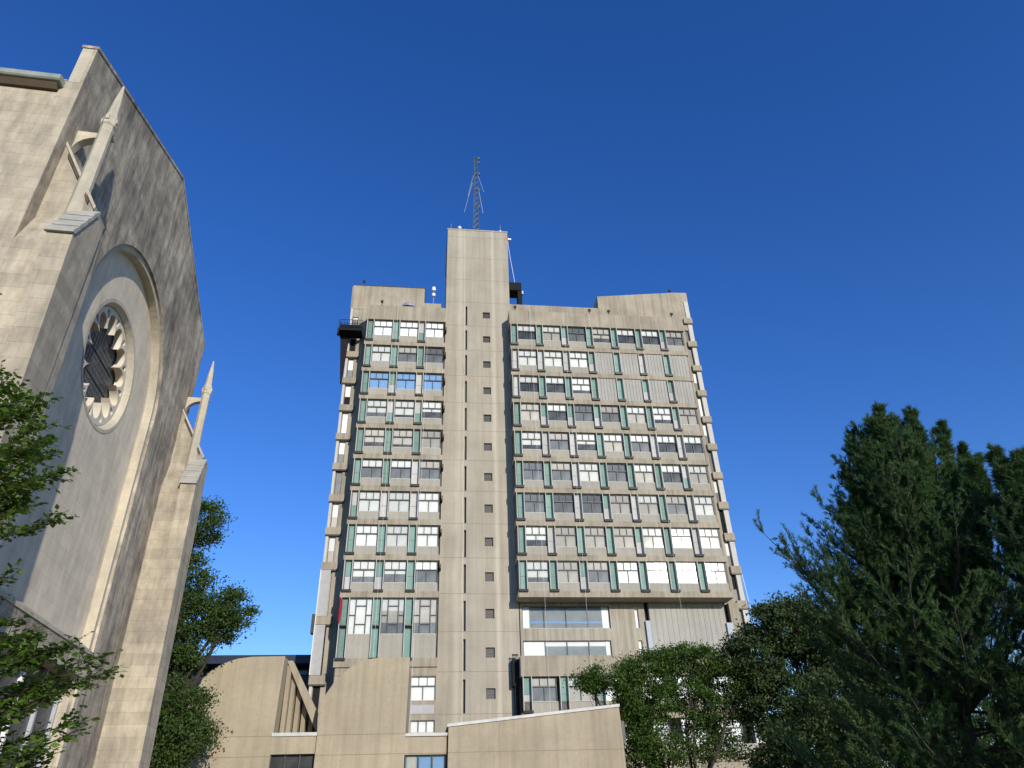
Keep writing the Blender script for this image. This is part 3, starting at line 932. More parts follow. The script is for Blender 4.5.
# sloping flank: raking beam from the top right corner down, with vertical ribs behind
mb.prism([(-17.80, 10.90), (-17.45, 10.90), (-15.42, 7.55), (-15.40, 6.85), (-15.62, 6.85)], 'y', YA + 1.2, YA + 1.7, 'lowconc')
for i, x in enumerate((-17.75, -17.45, -17.1, -16.72, -16.3, -15.9)):
    top = 10.75 - (x + 17.75) * 1.62 - 0.1
    mb.prism([(x, YA + 1.3 + i * 0.25), (x + 0.26, YA + 1.2 + i * 0.25), (x + 0.30, YA + 4.5), (x, YA + 4.5)], 'z', 6.8, max(7.0, top), 'lowconc')
mb.build('flank_rib', aud)
mb = MB(); mb.box(-17.85, -15.4, YA + 4.4, YA + 4.8, 6.7, 7.3, 'black'); mb.build('clerestory', aud)
mb = MB(); mb.box(-17.92, -15.40, YA - 0.06, YA + 1.3, 6.62, 6.80, 'flash'); mb.box(-10.52, -8.09, YA - 0.06, YA + 1.4, 6.50, 6.66, 'flash'); mb.build('sill', aud)
mid_out = [(-15.46, 0), (-15.42, 6.6), (-15.48, 7.59), (-15.35, 8.49), (-14.76, 9.40), (-13.92, 10.23), (-13.3, 10.56), (-12.9, 10.70), (-12.2, 10.78), (-10.42, 10.80), (-10.5, 6.6), (-10.5, 0)]
mb = MB(); mb.prism(mid_out, 'y', YA - 0.1, YA + 9, 'lowconc'); h2 = mb.build('light_hood', aud)
h2['label'] = 'right curved hood in front of the tower'
boxes('wall', aud, [(-17.9, -15.46, YA + 0.02, YA + 0.5, 5.72, 6.62), (-10.5, -8.12, YA + 0.05, YA + 0.5, 5.56, 6.50), (-17.9, -15.46, YA + 0.02, YA + 0.5, 0, 2.8), (-10.5, -8.12, YA + 0.05, YA + 0.5, 0, 2.8)], 'lowconc')
boxes('room_interior', aud, [(-17.9, -15.46, YA + 3, YA + 3.2, 0, 6.6), (-10.5, -8.12, YA + 3, YA + 3.2, 0, 6.5)], 'interior')
def aud_window(x, z, w, h, st):
    fr = put('window', window_frame(w, h, 99, 'bay3'), aud, Vector((x, YA + 0.2, z)) - Vector(AO))
    put('pane', pane_mesh(w, h, 'bigglass'), fr)
    b = blind_mesh(w, h, 99, st)
    if b: put('blind', b, fr)
aud_window(-17.88, 2.8, 2.40, 2.92, '   ')
aud_window(-10.46, 2.8, 2.30, 2.76, 'bbb')
mb = MB(); mb.box(-17.7, -17.0, YA + 0.5, YA + 0.56, 3, 5.6, 'blind_m'); mb.box(-10.35, -9.85, YA + 0.32, YA + 0.36, 3, 5.5, 'blind_m'); mb.build('curtain', aud)
wedge = [(-8.10, 0), (-8.05, 6.93), (2.06, 7.87), (2.12, 6.2), (2.25, 0)]
mb = MB(); mb.prism(wedge, 'y', YA - 0.2, YA + 12, 'slope'); w_ = mb.build('parapet_wall', aud); w_['label'] = 'wall with slanted top edged in pale flashing'
mb = MB(); mb.prism([(-8.14, 6.93), (-8.12, 7.09), (2.10, 8.03), (2.10, 7.87)], 'y', YA - 0.28, YA + 12.05, 'flash'); mb.build('flashing', aud)
mb = MB(); mb.box(2.13, 2.32, YA - 0.1, YA + 0.6, 5.9, 7.1, 'bronze'); mb.build('downpipe', aud)

# ------------------------------------------------------------------ the chapel (local frame: x out of the gable wall, y along it, z up)
chapel = thing('stone_chapel', 'pale limestone chapel with tall gable wall, rose window and pinnacled buttresses', 'chapel', (-20.459, -56.005, 0), math.radians(3.1), world_coords=False)
CY = 8.6
gab = [(0.03, 0), (17.2, 0), (17.2, 23.35), (9.0, 26.62), (8.6, 26.62), (0.03, 23.0)]
arch_o = [(CY - 4.36, 7.4)] + [(CY + 4.36, 7.4)] + arc(CY, 16.75, 4.36, 0, 180, 48)
door = [(4.9, 0.0 + 0.6), (12.2, 0.6), (12.2, 5.9), (11.9, 6.45), (5.2, 6.45), (4.9, 5.9)]
put('gable_wall', plate(gab, [arch_o, door], 'x', -0.10, 0.0, 'gable'), chapel)
arch_i = [(CY - 4.14, 7.4)] + [(CY + 4.14, 7.4)] + arc(CY, 16.75, 4.14, 0, 180, 48)
gab2 = [(0.51, 0), (17.19, 0), (17.19, 23.3), (8.8, 26.55), (0.0, 22.95), (0.0, 21.31), (0.51, 21.31)]
put('arch_order', plate(gab2, [arch_i, door], 'x', -0.42, -0.10, 'trim'), chapel)
rose_c = (8.50, 16.55)
rose_o = arc(*rose_c, 2.34, 0, 352.5, 47)
rec_out = [(3.6, 6.8), (13.6, 6.8), (13.6, 21.3), (3.6, 21.3)]
put('recess_wall', plate(rec_out, [rose_o], 'x', -0.78, -0.42, 'recess'), chapel)
# rose surround: bevelled ring
ring = MB()
n = 64
V = []; F = []
for i in range(n):
    a = 2 * math.pi * i / n
    for r, x in ((2.46, -0.405), (2.33, -0.41), (2.20, -0.58), (2.17, -0.78)):
        V.append((x, rose_c[0] + r * math.cos(a), rose_c[1] + r * math.sin(a)))
for i in range(n):
    for j in range(3):
        a_, b_ = i * 4 + j, ((i + 1) % n) * 4 + j
        F.append((a_, b_, b_ + 1, a_ + 1))
ring.poly(V, F, 'trim'); ring.build('rose_surround', chapel)
# tracery
tr_out = arc(*rose_c, 2.17, 0, 354, 59)
inner = []
NP = 12
for i in range(NP * 20):
    a = 2 * math.pi * i / (NP * 20)
    ph = (a * NP / (2 * math.pi)) % 1.0
    r = 1.36 + 0.62 * math.sin(math.pi * ph) ** 0.62
    inner.append((rose_c[0] + r * math.cos(a), rose_c[1] + r * math.sin(a)))
holes = [inner]
for k_ in range(NP):
    a = 2 * math.pi * k_ / NP
    cx_, cz_ = rose_c[0] + 1.90 * math.cos(a), rose_c[1] + 1.90 * math.sin(a)
    pts = []
    for j in range(12):
        b = 2 * math.pi * j / 12
        du = 0.19 * math.cos(b); dv = 0.10 * math.sin(b) * (1.0 + 0.6 * math.cos(b))
        pts.append((cx_ + du * math.cos(a) - dv * math.sin(a), cz_ + du * math.sin(a) + dv * math.cos(a)))
    holes.append(pts)
rose = put('rose_window', plate(tr_out, holes, 'x', -0.92, -0.62, 'tracery'), chapel)
mb = MB()
pts = arc(*rose_c, 2.18, 0, 352, 44)
mb.prism(pts, 'x', -1.06, -0.975, 'leaded'); mb.build('glazing', rose)
mb = MB()
for dz in (-0.45, 0.45):
    mb.box(-0.97, -0.94, rose_c[0] - 1.6, rose_c[0] + 1.6, rose_c[1] + dz - 0.025, rose_c[1] + dz + 0.025, 'frame')
for i in range(-7, 8):
    u = i * 0.22; hl = math.sqrt(max(0.05, 1.55 ** 2 - u * u))
    mb.box(-0.972, -0.962, rose_c[0] + u - 0.008, rose_c[0] + u + 0.008, rose_c[1] - hl, rose_c[1] + hl, 'frame')
    mb.box(-0.9725, -0.963, rose_c[0] - hl, rose_c[0] + hl, rose_c[1] + u - 0.008, rose_c[1] + u + 0.008, 'frame')
mb.build('glazing_bar', rose)
# sloped sill of the recess, door jambs and glazing
mb = MB()
mb.prism([(-0.42, 7.75), (0.04, 7.42), (0.04, 7.30), (-0.42, 7.30)], 'y', CY - 4.6, CY + 4.6, 'trim'); mb.build('sill', chapel)
mb = MB(); mb.box(-0.02, 0.10, 4.5, 12.6, 6.5, 6.72, 'trim'); mb.box(0.001, 0.08, 4.55, 4.9, 0, 6.5, 'trim'); mb.box(0.001, 0.08, 12.2, 12.55, 0, 6.5, 'trim'); mb.build('door_surround', chapel)
dr = MB(); dr.box(-0.56, -0.50, 4.6, 12.5, 0, 6.6, 'leaded'); dr = dr.build('entrance', chapel)
mb = MB()
for y in (4.9, 6.05, 7.5, 9.0, 10.6, 12.1):
    mb.box(-0.50, -0.38, y, y + 0.12, 0.6, 6.45, 'white' if y in (7.5, 9.0) else 'steel')
mb.box(-0.5, -0.38, 4.9, 12.2, 3.3, 3.42, 'steel'); mb.build('door_frame', dr)
# nave: body, side wall, roof, gutter
mb = MB()
mb.box(-26, -0.101, 0, 0.5, 0, 21.3, 'lime'); mb.build('side_wall', chapel)
mb = MB(); mb.box(-0.10, 0.0, 0.0, 0.029, 0, 22.97, 'lime'); mb.build('quoin', chapel)
mb = MB(); mb.box(-26, -1.2, 0.5, 17.0, 0, 21.2, 'lime'); mb.build('nave_body', chapel)
mb = MB(); mb.prism([(-0.02, 21.36), (8.6, 26.2), (17.3, 21.55), (17.3, 21.31), (-0.02, 21.31)], 'x', -26, -0.44, 'lead'); mb.build('roof', chapel)
g = MB(); g.prism([(-0.32, 21.02), (-0.34, 21.16), (-0.28, 21.20), (0.0, 21.22), (0.0, 20.98), (-0.28, 20.98)], 'x', -26, -0.46, 'gutter')
g.build('gutter', chapel)
mb = MB(); mb.prism([(-0.22, 20.97), (0.0, 20.97), (0.0, 20.78), (-0.10, 20.78)], 'x', -26, -0.56, 'brown'); mb.build('cornice', chapel)
mb = MB()
mb.prism([(-0.02, 22.98), (8.8, 26.68), (17.22, 23.33), (17.22, 23.45), (8.8, 26.80), (-0.02, 23.10)], 'x', -0.46, 0.03, 'gable'); mb.build('coping', chapel)


def buttress(y0, label):
    mb = MB()
    mb.prism([(0.0, 0), (1.62, 0), (1.48, 10), (1.44, 15.0), (0.0, 15.0)], 'y', y0 + 0.004, y0 + 1.40, 'lime')
    mb.prism([(y0 + 0.004, 15.0), (y0 + 1.40, 15.0), (y0 + 1.25, 16.2), (y0 + 0.46, 16.2)], 'x', 0.0, 1.42, 'lime')
    b = mb.build('buttress', chapel); b['label'] = label
    mb = MB()   # upper raking stage, set back
    mb.prism([(0.0, 15.9), (1.38, 15.9), (1.34, 16.65), (0.0, 19.05)], 'y', y0 + 0.46, y0 + 1.22, 'lime'); mb.build('upper_stage', b)
    mb = MB()   # raking coping
    mb.prism([(0.002, 19.06), (1.36, 16.66), (1.40, 16.75), (0.002, 19.06 + 0.14)], 'y', y0 + 0.42, y0 + 1.26, 'trim'); mb.build('raking_coping', b)
    for x, z in ((0.30, 18.52), (0.55, 18.08), (1.05, 17.18)):
        m2 = MB(); m2.prism([(x - 0.12, z + 0.20), (x + 0.12, z - 0.23), (x + 0.12, z - 0.36), (x - 0.12, z + 0.07)], 'y', y0 + 0.40, y0 + 0.455, 'brown'); m2.build('coping_shade', b)  # brown strips paint the shade under the raking coping
    mb = MB()   # pier standing proud of the buttress, dying into it lower down
    mb.prism([(y0 - 0.30, 15.05), (y0 + 1.0, 15.05), (y0 + 1.0, 9.5), (y0 + 0.003, 9.5)], 'x', 0.86, 1.495, 'lime')
    mb.prism([(y0 - 0.30, 15.05), (y0 + 1.0, 15.05), (y0 + 1.0, 16.45), (y0 + 0.50, 16.45)], 'x', 0.86, 1.495, 'lime')
    mb.build('pier', b)
    cap = MB()
    n_ = 4
    P0 = (y0 - 0.36, 15.06); P1 = (y0 + 0.50, 16.62)
    for i in range(n_):
        ya = P0[0] + (P1[0] - P0[0]) * i / n_; yb = P0[0] + (P1[0] - P0[0]) * (i + 1) / n_
        za = P0[1] + (P1[1] - P0[1]) * i / n_; zb = P0[1] + (P1[1] - P0[1]) * (i + 1) / n_
        cap.prism([(ya - 0.035, za), (ya - 0.035, za + 0.07), (yb, zb + 0.02), (yb + 0.06, zb - 0.03), (ya + 0.06, za)], 'x', 0.82, 1.53, 'lead')
    cap.build('cap', b)
    # pinnacle
    p = MB(); cx_, cy_ = 0.86, y0 + 0.52
    def ring_(s, z, off=0.0):
        c = s * 0.35
        return [(cx_ - s, cy_ - c), (cx_ - c, cy_ - s), (cx_ + c, cy_ - s), (cx_ + s, cy_ - c), (cx_ + s, cy_ + c), (cx_ + c, cy_ + s), (cx_ - c, cy_ + s), (cx_ - s, cy_ + c)], z
    prof = [(0.22, 15.7), (0.195, 17.5), (0.18, 18.7), (0.175, 20.05), (0.21, 20.10), (0.21, 20.2), (0.18, 20.26), (0.20, 20.45), (0.15, 20.6), (0.105, 21.3), (0.03, 22.0)]
    V = []; F = []
    for s, z in prof:
        r_, z_ = ring_(s, z)
        V += [(a, b2, z_) for a, b2 in r_]
    for i in range(len(prof) - 1):
        for j in range(8):
            F.append((i * 8 + j, i * 8 + (j + 1) % 8, (i + 1) * 8 + (j + 1) % 8, (i + 1) * 8 + j))
    F.append(tuple((len(prof) - 1) * 8 + j for j in range(8)))
    p.poly(V, F, 'trim')
    for a in range(4):   # crockets
        dx, dy = ((1, 0), (0, 1), (-1, 0), (0, -1))[a]
        p.box(cx_ + dx * 0.18 - 0.05, cx_ + dx * 0.18 + 0.05, cy_ + dy * 0.18 - 0.05, cy_ + dy * 0.18 + 0.05, 20.24, 20.42, 'trim')
    p.build('pinnacle', b)
    # small flying link from pinnacle to gable
    f = MB()
    under = [(0.0, 19.25)] + [(0.02 + 0.66 * (1 - math.cos(math.radians(t_))), 19.25 + 0.55 * math.sin(math.radians(t_))) for t_ in range(15, 91, 15)]
    top = [(0.98, 19.93), (0.98, 19.98), (0.0, 20.0)]
    f.prism(under + top, 'y', y0 + 0.70, y0 + 0.95, 'trim'); f.build('flying_link', b)

buttress(0.0, 'near corner buttress')
buttress(15.80, 'far corner buttress')

# ------------------------------------------------------------------ trees
M['leaf_fg'] = leafmat('foreground leaves', (0.028, 0.062, 0.012), (0.16, 0.26, 0.04), 0.4)
M['leaf_loc'] = leafmat('locust leaves', (0.030, 0.065, 0.012), (0.105, 0.175, 0.035), 0.3)
M['leaf_oak'] = leafmat('oak leaves', (0.028, 0.050, 0.018), (0.085, 0.125, 0.045), 0.28)
M['leaf_back'] = leafmat('lime leaves', (0.030, 0.058, 0.015), (0.10, 0.155, 0.04), 0.32)
M['needle'] = leafmat('pine needles', (0.018, 0.055, 0.018), (0.10, 0.17, 0.055), 0.15, 0.8)
M['needle2'] = leafmat('dark pine needles', (0.018, 0.052, 0.018), (0.085, 0.14, 0.048), 0.15, 0.8)


def leaf_cloud(name, centres, radii, count, size, mat, parent, seed, flat=0.6, aspect=1.8, droop=0.0):
    """Leaf-sized faces scattered in clumps round the given twig ends (each a bent two-triangle leaf)."""
    rs = np.random.RandomState(seed)
    C_ = np.repeat(np.array(centres), count, 0)
    R_ = np.repeat(np.array(radii), count)[:, None]
    n = len(C_)
    off = rs.normal(0, 0.45, (n, 3)); off[:, 2] *= flat
    P = C_ + off * R_
    t = rs.normal(0, 1, (n, 3)); t[:, 2] -= droop; t /= np.linalg.norm(t, axis=1)[:, None]
    nrm = rs.normal(0, 1, (n, 3)); nrm[:, 2] += 0.9
    b = np.cross(t, nrm); b /= np.linalg.norm(b, axis=1)[:, None]
    s = size * (0.65 + 0.7 * rs.rand(n))[:, None]
    w = s / aspect
    V = np.empty((n, 4, 3))
    V[:, 0] = P; V[:, 1] = P + t * s * 0.5 + b * w * 0.5; V[:, 2] = P + t * s; V[:, 3] = P + t * s * 0.5 - b * w * 0.5
    return quads(name, V, mat, parent)


def quads(name, V, mat, parent):
    n = len(V)
    org = np.array(parent['_org']) if parent else 0
    me = bpy.data.meshes.new(name)
    me.vertices.add(n * 4); me.loops.add(n * 4); me.polygons.add(n)
    me.vertices.foreach_set('co', (V.reshape(-1, 3) - org).ravel())
    me.loops.foreach_set('vertex_index', np.arange(n * 4, dtype=np.int32))
    me.polygons.foreach_set('loop_start', np.arange(0, n * 4, 4, dtype=np.int32))
    me.materials.append(M[mat])
    me.update(calc_edges=True)
    me.validate()
    return put(name, me, parent)


def limb(mb, a, b, r0, r1, rs, m, sag=0.08, n=5, up=0.0):
    a = np.array(a, float); b = np.array(b, float)
    L_ = np.linalg.norm(b - a)
    pts = []; rad = []
    j1 = rs.normal(0, sag * L_, 3)
    for i in range(n + 1):
        t = i / n
        p = a * (1 - t) + b * t + j1 * math.sin(math.pi * t) + np.array([0, 0, -up * L_ * math.sin(math.pi * t)])
        pts.append(tuple(p)); rad.append(r0 * (1 - t) + r1 * t)
    mb.tube(pts, rad, m, 6 if r0 > 0.06 else 4)
    return pts


def broad_tree(name, label, cat, base, blobs, seed, leaf, mat, per=70, dens=1.0, trunk_r=0.35, fork=0.35, clump=0.55, flat=0.6, lean=(0, 0), stems=1, group=None):
    """blobs: (x, y, z, rx, ry, rz, clumps) lobes of the crown; limbs run from the trunk to every clump."""
    rs = np.random.RandomState(seed)
    t = thing(name, label, cat, base, group=group)
    mbt = MB(); mbl = MB()
    cen = np.mean([q[:3] for q in blobs], 0)
    top = np.array([cen[0], cen[1], max(q[2] for q in blobs)])
    base = np.array(base, float)
    hf = base[2] + (top[2] - base[2]) * fork
    forks = []
    for s_ in range(stems):
        ang = 2 * math.pi * s_ / max(1, stems) + 0.6
        b0 = base + np.array([math.cos(ang), math.sin(ang), 0]) * (0.0 if stems == 1 else 0.25)
        fk = np.array([base[0] * 0.7 + cen[0] * 0.3, base[1] * 0.7 + cen[1] * 0.3, hf]) + (np.array([math.cos(ang), math.sin(ang), 0]) * (0 if stems == 1 else 1.2))
        limb(mbt, b0, fk, trunk_r, trunk_r * 0.7, rs, 'bark', 0.03, 6)
        forks.append(fk)
    mbt.build('trunk', t)
    C_ = []; R_ = []
    for (x, y, z, rx, ry, rz, nc) in blobs:
        lc = np.array([x, y, z - rz * 0.5])
        fk = forks[int(np.argmin([np.linalg.norm(f - lc) for f in forks]))]
        main = limb(mbl, fk, lc, trunk_r * 0.5, trunk_r * 0.22, rs, 'bark', 0.07, 6)
        for _ in range(max(3, int(nc * dens))):
            v = rs.normal(0, 1, 3); v /= np.linalg.norm(v)
            rr = 0.35 + 0.65 * rs.rand() ** 0.5
            p = np.array([x, y, z]) + v * np.array([rx, ry, rz]) * rr
            C_.append(p); R_.append(clump * (0.55 + 0.8 * rs.rand()))
            if rs.rand() > 0.45:
                continue
            st = np.array(main[rs.randint(4, len(main))])
            mid = st + (p - st) * 0.5 + rs.normal(0, 0.15, 3)
            limb(mbl, st, mid, trunk_r * 0.13, trunk_r * 0.07, rs, 'bark', 0.06, 3)
            limb(mbl, mid, p, trunk_r * 0.07, trunk_r * 0.02, rs, 'bark', 0.08, 3)
    mbl.build('limbs', t)
    leaf_cloud('crown', C_, R_, per, leaf, mat, t, seed + 7, flat)
    return t

# locust in front of the tower foot
broad_tree('locust_tree', 'airy spreading locust tree in front of the tower foot, right of the slanted wall', 'tree', (6.6, -23.5, 0),
           [(2.3, -23.8, 9.6, 2.4, 1.6, 0.9, 26), (5.0, -24, 10.5, 2.4, 2.0, 0.9, 30), (7.6, -24.5, 10.7, 2.2, 2, 0.9, 26), (0.9, -23.8, 9.4, 1.0, 1.0, 0.35, 9),
            (4.0, -24, 8.4, 1.9, 1.8, 1.0, 22), (6.6, -24, 8.9, 2.2, 2, 0.7, 18), (9.0, -25, 9.3, 1.4, 1.6, 1.2, 16), (3.6, -23.6, 6.6, 1.2, 1.5, 1.2, 14), (7.9, -24, 6.0, 2.0, 1.5, 1.2, 14), (5.2, -24, 5.6, 1.8, 1.5, 1.0, 14), (3.2, -23.6, 7.8, 1.3, 1.4, 1.0, 14), (8.8, -24.5, 7.6, 1.7, 1.5, 1.3, 16), (6.4, -24, 7.4, 1.8, 1.5, 0.9, 12), (3.4, -23.5, 5.0, 1.0, 1.3, 1.2, 10)],
           11, 0.15, 'leaf_loc', 120, 2.3, 0.20, 0.30, 0.72, 0.5, stems=3)
# oak-like tree between locust and pine
broad_tree('oak_tree', 'dark rounded broadleaf tree between the locust tree and the big pine', 'tree', (13.4, -25.5, 0),
           [(12.9, -26.5, 12.2, 2.4, 2.2, 1.9, 50), (10.9, -26, 10.4, 2.0, 2.0, 1.8, 36), (14.9, -27, 11.3, 2.4, 2.2, 1.9, 40), (12.0, -26, 7.9, 2.8, 2.3, 2.0, 50), (15.4, -27, 8.2, 2.6, 2.2, 2.2, 44), (12.2, -26, 5.0, 3.4, 2.2, 1.8, 44), (16.2, -27, 5.4, 2.6, 2.2, 1.8, 36)],
           23, 0.19, 'leaf_oak', 140, 2.5, 0.35, 0.30, 0.60, 0.6)
# tree behind the chapel
broad_tree('lime_tree', 'green broadleaf tree showing between the chapel buttress and the curved hood', 'tree', (-23.5, -27.0, 0),
           [(-23.2, -28.2, 17.9, 1.3, 1.6, 1.6, 26), (-23.4, -28, 14.8, 1.6, 1.6, 1.7, 28), (-20.6, -27.6, 13.0, 1.1, 1.4, 1.1, 20), (-21.0, -27.7, 12.0, 0.9, 1.2, 0.9, 14), (-22.2, -28, 12.6, 1.3, 1.4, 1.1, 22), (-22.8, -28, 10.4, 1.0, 1.3, 1.2, 16), (-23.2, -28, 11.3, 1.1, 1.5, 1.3, 18),
            (-22.3, -28, 8.0, 1.3, 1.5, 1.2, 24), (-21.6, -28, 6.3, 1.3, 1.5, 1.2, 24), (-23.2, -28, 5.0, 1.9, 1.7, 1.6, 30), (-25.5, -28, 12, 2, 2, 4, 40)],
           31, 0.16, 'leaf_back', 110, 1.9, 0.32, 0.35, 0.70, 0.6)


def pine_tree(name, label, base, top, tips, boughs, seed, mat, reach, zlow, extra=()):
    """White pine: straight trunk, upper leaders, and tiers of long boughs carrying flat sprays of needle tufts."""
    rs = np.random.RandomState(seed)
    t = thing(name, label, 'tree', base)
    mbt = MB(); mbl = MB()
    base = np.array(base, float); top = np.array(top, float)
    limb(mbt, base, top, 0.26, 0.05, rs, 'pinebark', 0.006, 10)
    A = []; B = []

    def tuft(a, d, l):
        A.append(a); B.append(a + d * l)

    def unit(v):
        return v / (np.linalg.norm(v) + 1e-9)

    def bough(p0, az, ln, rise, droop=0.10, tiptwist=0.35):
        d = np.array([math.cos(az), math.sin(az), 0.0]); side = np.array([-d[1], d[0], 0.0])
        n_ = 9; bp = []
        wob = rs.normal(0, 0.05 * ln, 3)
        for q in range(n_ + 1):
            v = q / n_
            bp.append(p0 + d * ln * v + np.array([0, 0, ln * (rise * v - droop * math.sin(math.pi * v) + tiptwist * v ** 3)]) + wob * math.sin(math.pi * v))
        mbl.tube([tuple(x) for x in bp], [0.028 * (0.4 + ln * 0.4) * (1 - 0.85 * q / n_) + 0.003 for q in range(n_ + 1)], 'pinebark', 4)
        for q in range(2, n_ + 1):
            v = q / n_
            dm = unit(bp[q] - bp[q - 1])
            l1 = ln * (0.10 + 0.30 * math.sin(math.pi * min(1, v * 0.95)) ** 0.8) * (0.7 + 0.6 * rs.rand())
            for sg in (-1, 1):
                p = bp[q] - (bp[q] - bp[q - 1]) * rs.rand()
                w = unit(dm * 0.8 + side * sg * 0.75 + np.array([0, 0, 0.18 + 0.25 * rs.rand()]) + rs.normal(0, 0.12, 3))
                e = p + w * l1 + np.array([0, 0, 0.12 * l1])
                m_ = max(2, int(l1 / 0.10))
                if l1 > 0.2:
                    mbl.tube([tuple(p), tuple(e)], [0.007, 0.003], 'pinebark', 3)
                for z_ in range(m_):
                    f = (z_ + 0.6) / m_
                    tw = unit(w * 0.7 + np.array([0, 0, 0.5]) + rs.normal(0, 0.38, 3))
                    tuft(p + (e - p) * f, tw, 0.10 + 0.10 * rs.rand())
            tuft(bp[q], unit(dm + np.array([0, 0, 0.35])), 0.16)
            tuft(bp[q], unit(dm + np.array([0, 0, 0.8]) + rs.normal(0, 0.3, 3)), 0.14)
        return bp

    H = top[2]
    for p0, p1 in extra:                                         # single long boughs standing out of the crown
        p0 = np.array(p0, float); p1 = np.array(p1, float); v_ = p1 - p0
        ln = math.hypot(v_[0], v_[1])
        for jj in range(3):
            f_ = 1.0 - 0.13 * jj
            bough(p0, math.atan2(v_[1], v_[0]) + (0, 0.10, -0.12)[jj], ln * f_, v_[2] / ln - 0.25 - 0.05 * jj, 0.16, 0.25)
    for k_ in range(boughs):
        u = (k_ + rs.rand()) / boughs
        z = zlow + (H - zlow) * u ** 0.85
        p = base + (top - base) * (z / H)
        ln = reach * (1 - ((z - zlow) / (H - zlow))) ** 0.75 * (0.55 + 0.55 * rs.rand()) + 0.30
        bough(p, k_ * 2.399 + rs.normal(0, 0.25), ln, 0.12 + 0.75 * u + rs.normal(0, 0.10))
    for tip, zf, r_ in tips:                                     # leaders with their own short upswept boughs
        tip = np.array(tip, float)
        st = base + (top - base) * (zf / H)
        knee = np.array([st[0] * 0.3 + tip[0] * 0.7, st[1] * 0.3 + tip[1] * 0.7, st[2] + (tip[2] - st[2]) * 0.30])
        pts = [(1 - v) ** 2 * st + 2 * v * (1 - v) * knee + v * v * tip for v in np.linspace(0, 1, 15)]
        mbl.tube([tuple(p) for p in pts], [0.08 * (1 - 0.93 * q / 14) + 0.004 for q in range(15)], 'pinebark', 5)
        nb = int((tip[2] - zf) * 7)
        for k_ in range(nb):
            v = 0.25 + 0.73 * (k_ + 0.5) / nb
            q = min(13, int(v * 14)); p = pts[q] + (pts[q + 1] - pts[q]) * (v * 14 - q)
            ln = r_ * (0.12 + (1 - v) * 0.95) * (0.55 + 0.75 * rs.rand())
            bough(p, k_ * 2.399 + rs.normal(0, 0.3), ln, 0.85 + 0.7 * v, 0.12, 0.35)
        for q in range(10, 15):
            for _ in range(4):
                tuft(pts[q], unit(np.array([0, 0, 1.0]) + rs.normal(0, 0.25, 3)), 0.13)
        tuft(pts[14], np.array([0, 0, 1.0]), 0.22)
    mbt.build('trunk', t); mbl.build('limbs', t)
    A = np.array(A); B = np.array(B)
    per = 26
    n = len(A) * per
    u = rs.rand(n)[:, None]
    A_ = np.repeat(A, per, 0); B_ = np.repeat(B, per, 0)
    P = A_ + (B_ - A_) * u
    ax = B_ - A_; ax /= np.linalg.norm(ax, axis=1)[:, None]
    r = rs.normal(0, 1, (n, 3)); r -= ax * (r * ax).sum(1)[:, None]; r /= np.linalg.norm(r, axis=1)[:, None]
    d = ax * 0.8 + r * 0.6; d /= np.linalg.norm(d, axis=1)[:, None]
    s = 0.115 * (0.6 + 0.6 * rs.rand(n))[:, None]
    b = np.cross(d, rs.normal(0, 1, (n, 3))); b /= np.linalg.norm(b, axis=1)[:, None]
    w = 0.006
    V = np.empty((n, 4, 3))
    V[:, 0] = P - b * w; V[:, 1] = P + b * w; V[:, 2] = P + d * s + b * w * 0.5; V[:, 3] = P + d * s - b * w * 0.5
    quads('needles', V, mat, t)
    print(name, 'needles', n)
    return t

pine_tree('pine_tree', 'large dark upswept pine with twin tops at the right, tallest of the trees', (4.2, -51.9, 0), (4.6, -52.3, 12.0),
          [((4.6, -52.4, 12.9), 6.2, 0.9), ((5.4, -52.8, 12.6), 6.0, 1.0), ((5.1, -52.0, 12.3), 6.0, 0.7), ((3.75, -51.8, 12.25), 6.0, 0.7), ((5.75, -53.4, 11.7), 5.6, 0.8), ((6.2, -53.4, 11.0), 5.0, 0.7), ((3.2, -51.9, 10.9), 4.8, 0.7), ((5.75, -54.2, 10.2), 4.4, 0.9), ((2.9, -51.7, 9.9), 4.0, 0.7), ((4.4, -53.6, 11.2), 5.0, 1.0)],
          150, 5, 'needle', 4.1, 1.6,
          extra=[((4.3, -51.9, 6.4), (0.6, -50.9, 9.2)), ((4.3, -51.9, 6.0), (1.0, -51.3, 8.4)), ((4.3, -51.9, 6.6), (1.8, -51.3, 8.6)), ((4.3, -51.9, 5.6), (1.6, -51.8, 7.5)), ((4.4, -52.0, 7.6), (2.6, -51.8, 9.3)), ((4.4, -52.0, 8.6), (2.8, -51.6, 10.4)), ((4.3, -51.9, 5.2), (0.9, -51.7, 7.2))])
pine_tree('pine_tree', 'second dark pine cut off by the right edge, shorter than the twin topped one', (5.4, -56.0, 0), (5.6, -55.6, 9.0),
          [((5.4, -55.2, 10.0), 4.5, 0.8), ((5.62, -55.7, 9.6), 4.5, 0.8), ((5.95, -55.6, 9.7), 4.8, 0.8), ((4.75, -55.2, 8.9), 3.6, 0.7), ((5.0, -55.8, 8.6), 3.5, 0.9)],
          80, 9, 'needle2', 2.6, 1.4)
broad_tree('maple_tree', 'shadowy broadleaf tree under the pines at the lower right corner', 'tree', (12.0, -36.5, 0),
           [(9.9, -36.5, 6.2, 2.2, 1.8, 1.8, 44), (12.6, -37.0, 6.0, 2.4, 2.0, 2.2, 44), (15.4, -38, 6.0, 2.4, 2.0, 2.4, 40), (8.0, -36, 4.8, 1.6, 1.6, 1.0, 24), (11.5, -37, 3.6, 4.0, 2.0, 1.2, 44), (17.6, -38.5, 5.2, 2.2, 2.0, 2.0, 34), (16.5, -38, 3.2, 3.2, 2.0, 1.3, 34)],
           47, 0.16, 'leaf_oak', 130, 2.3, 0.26, 0.30, 0.55, 0.6)


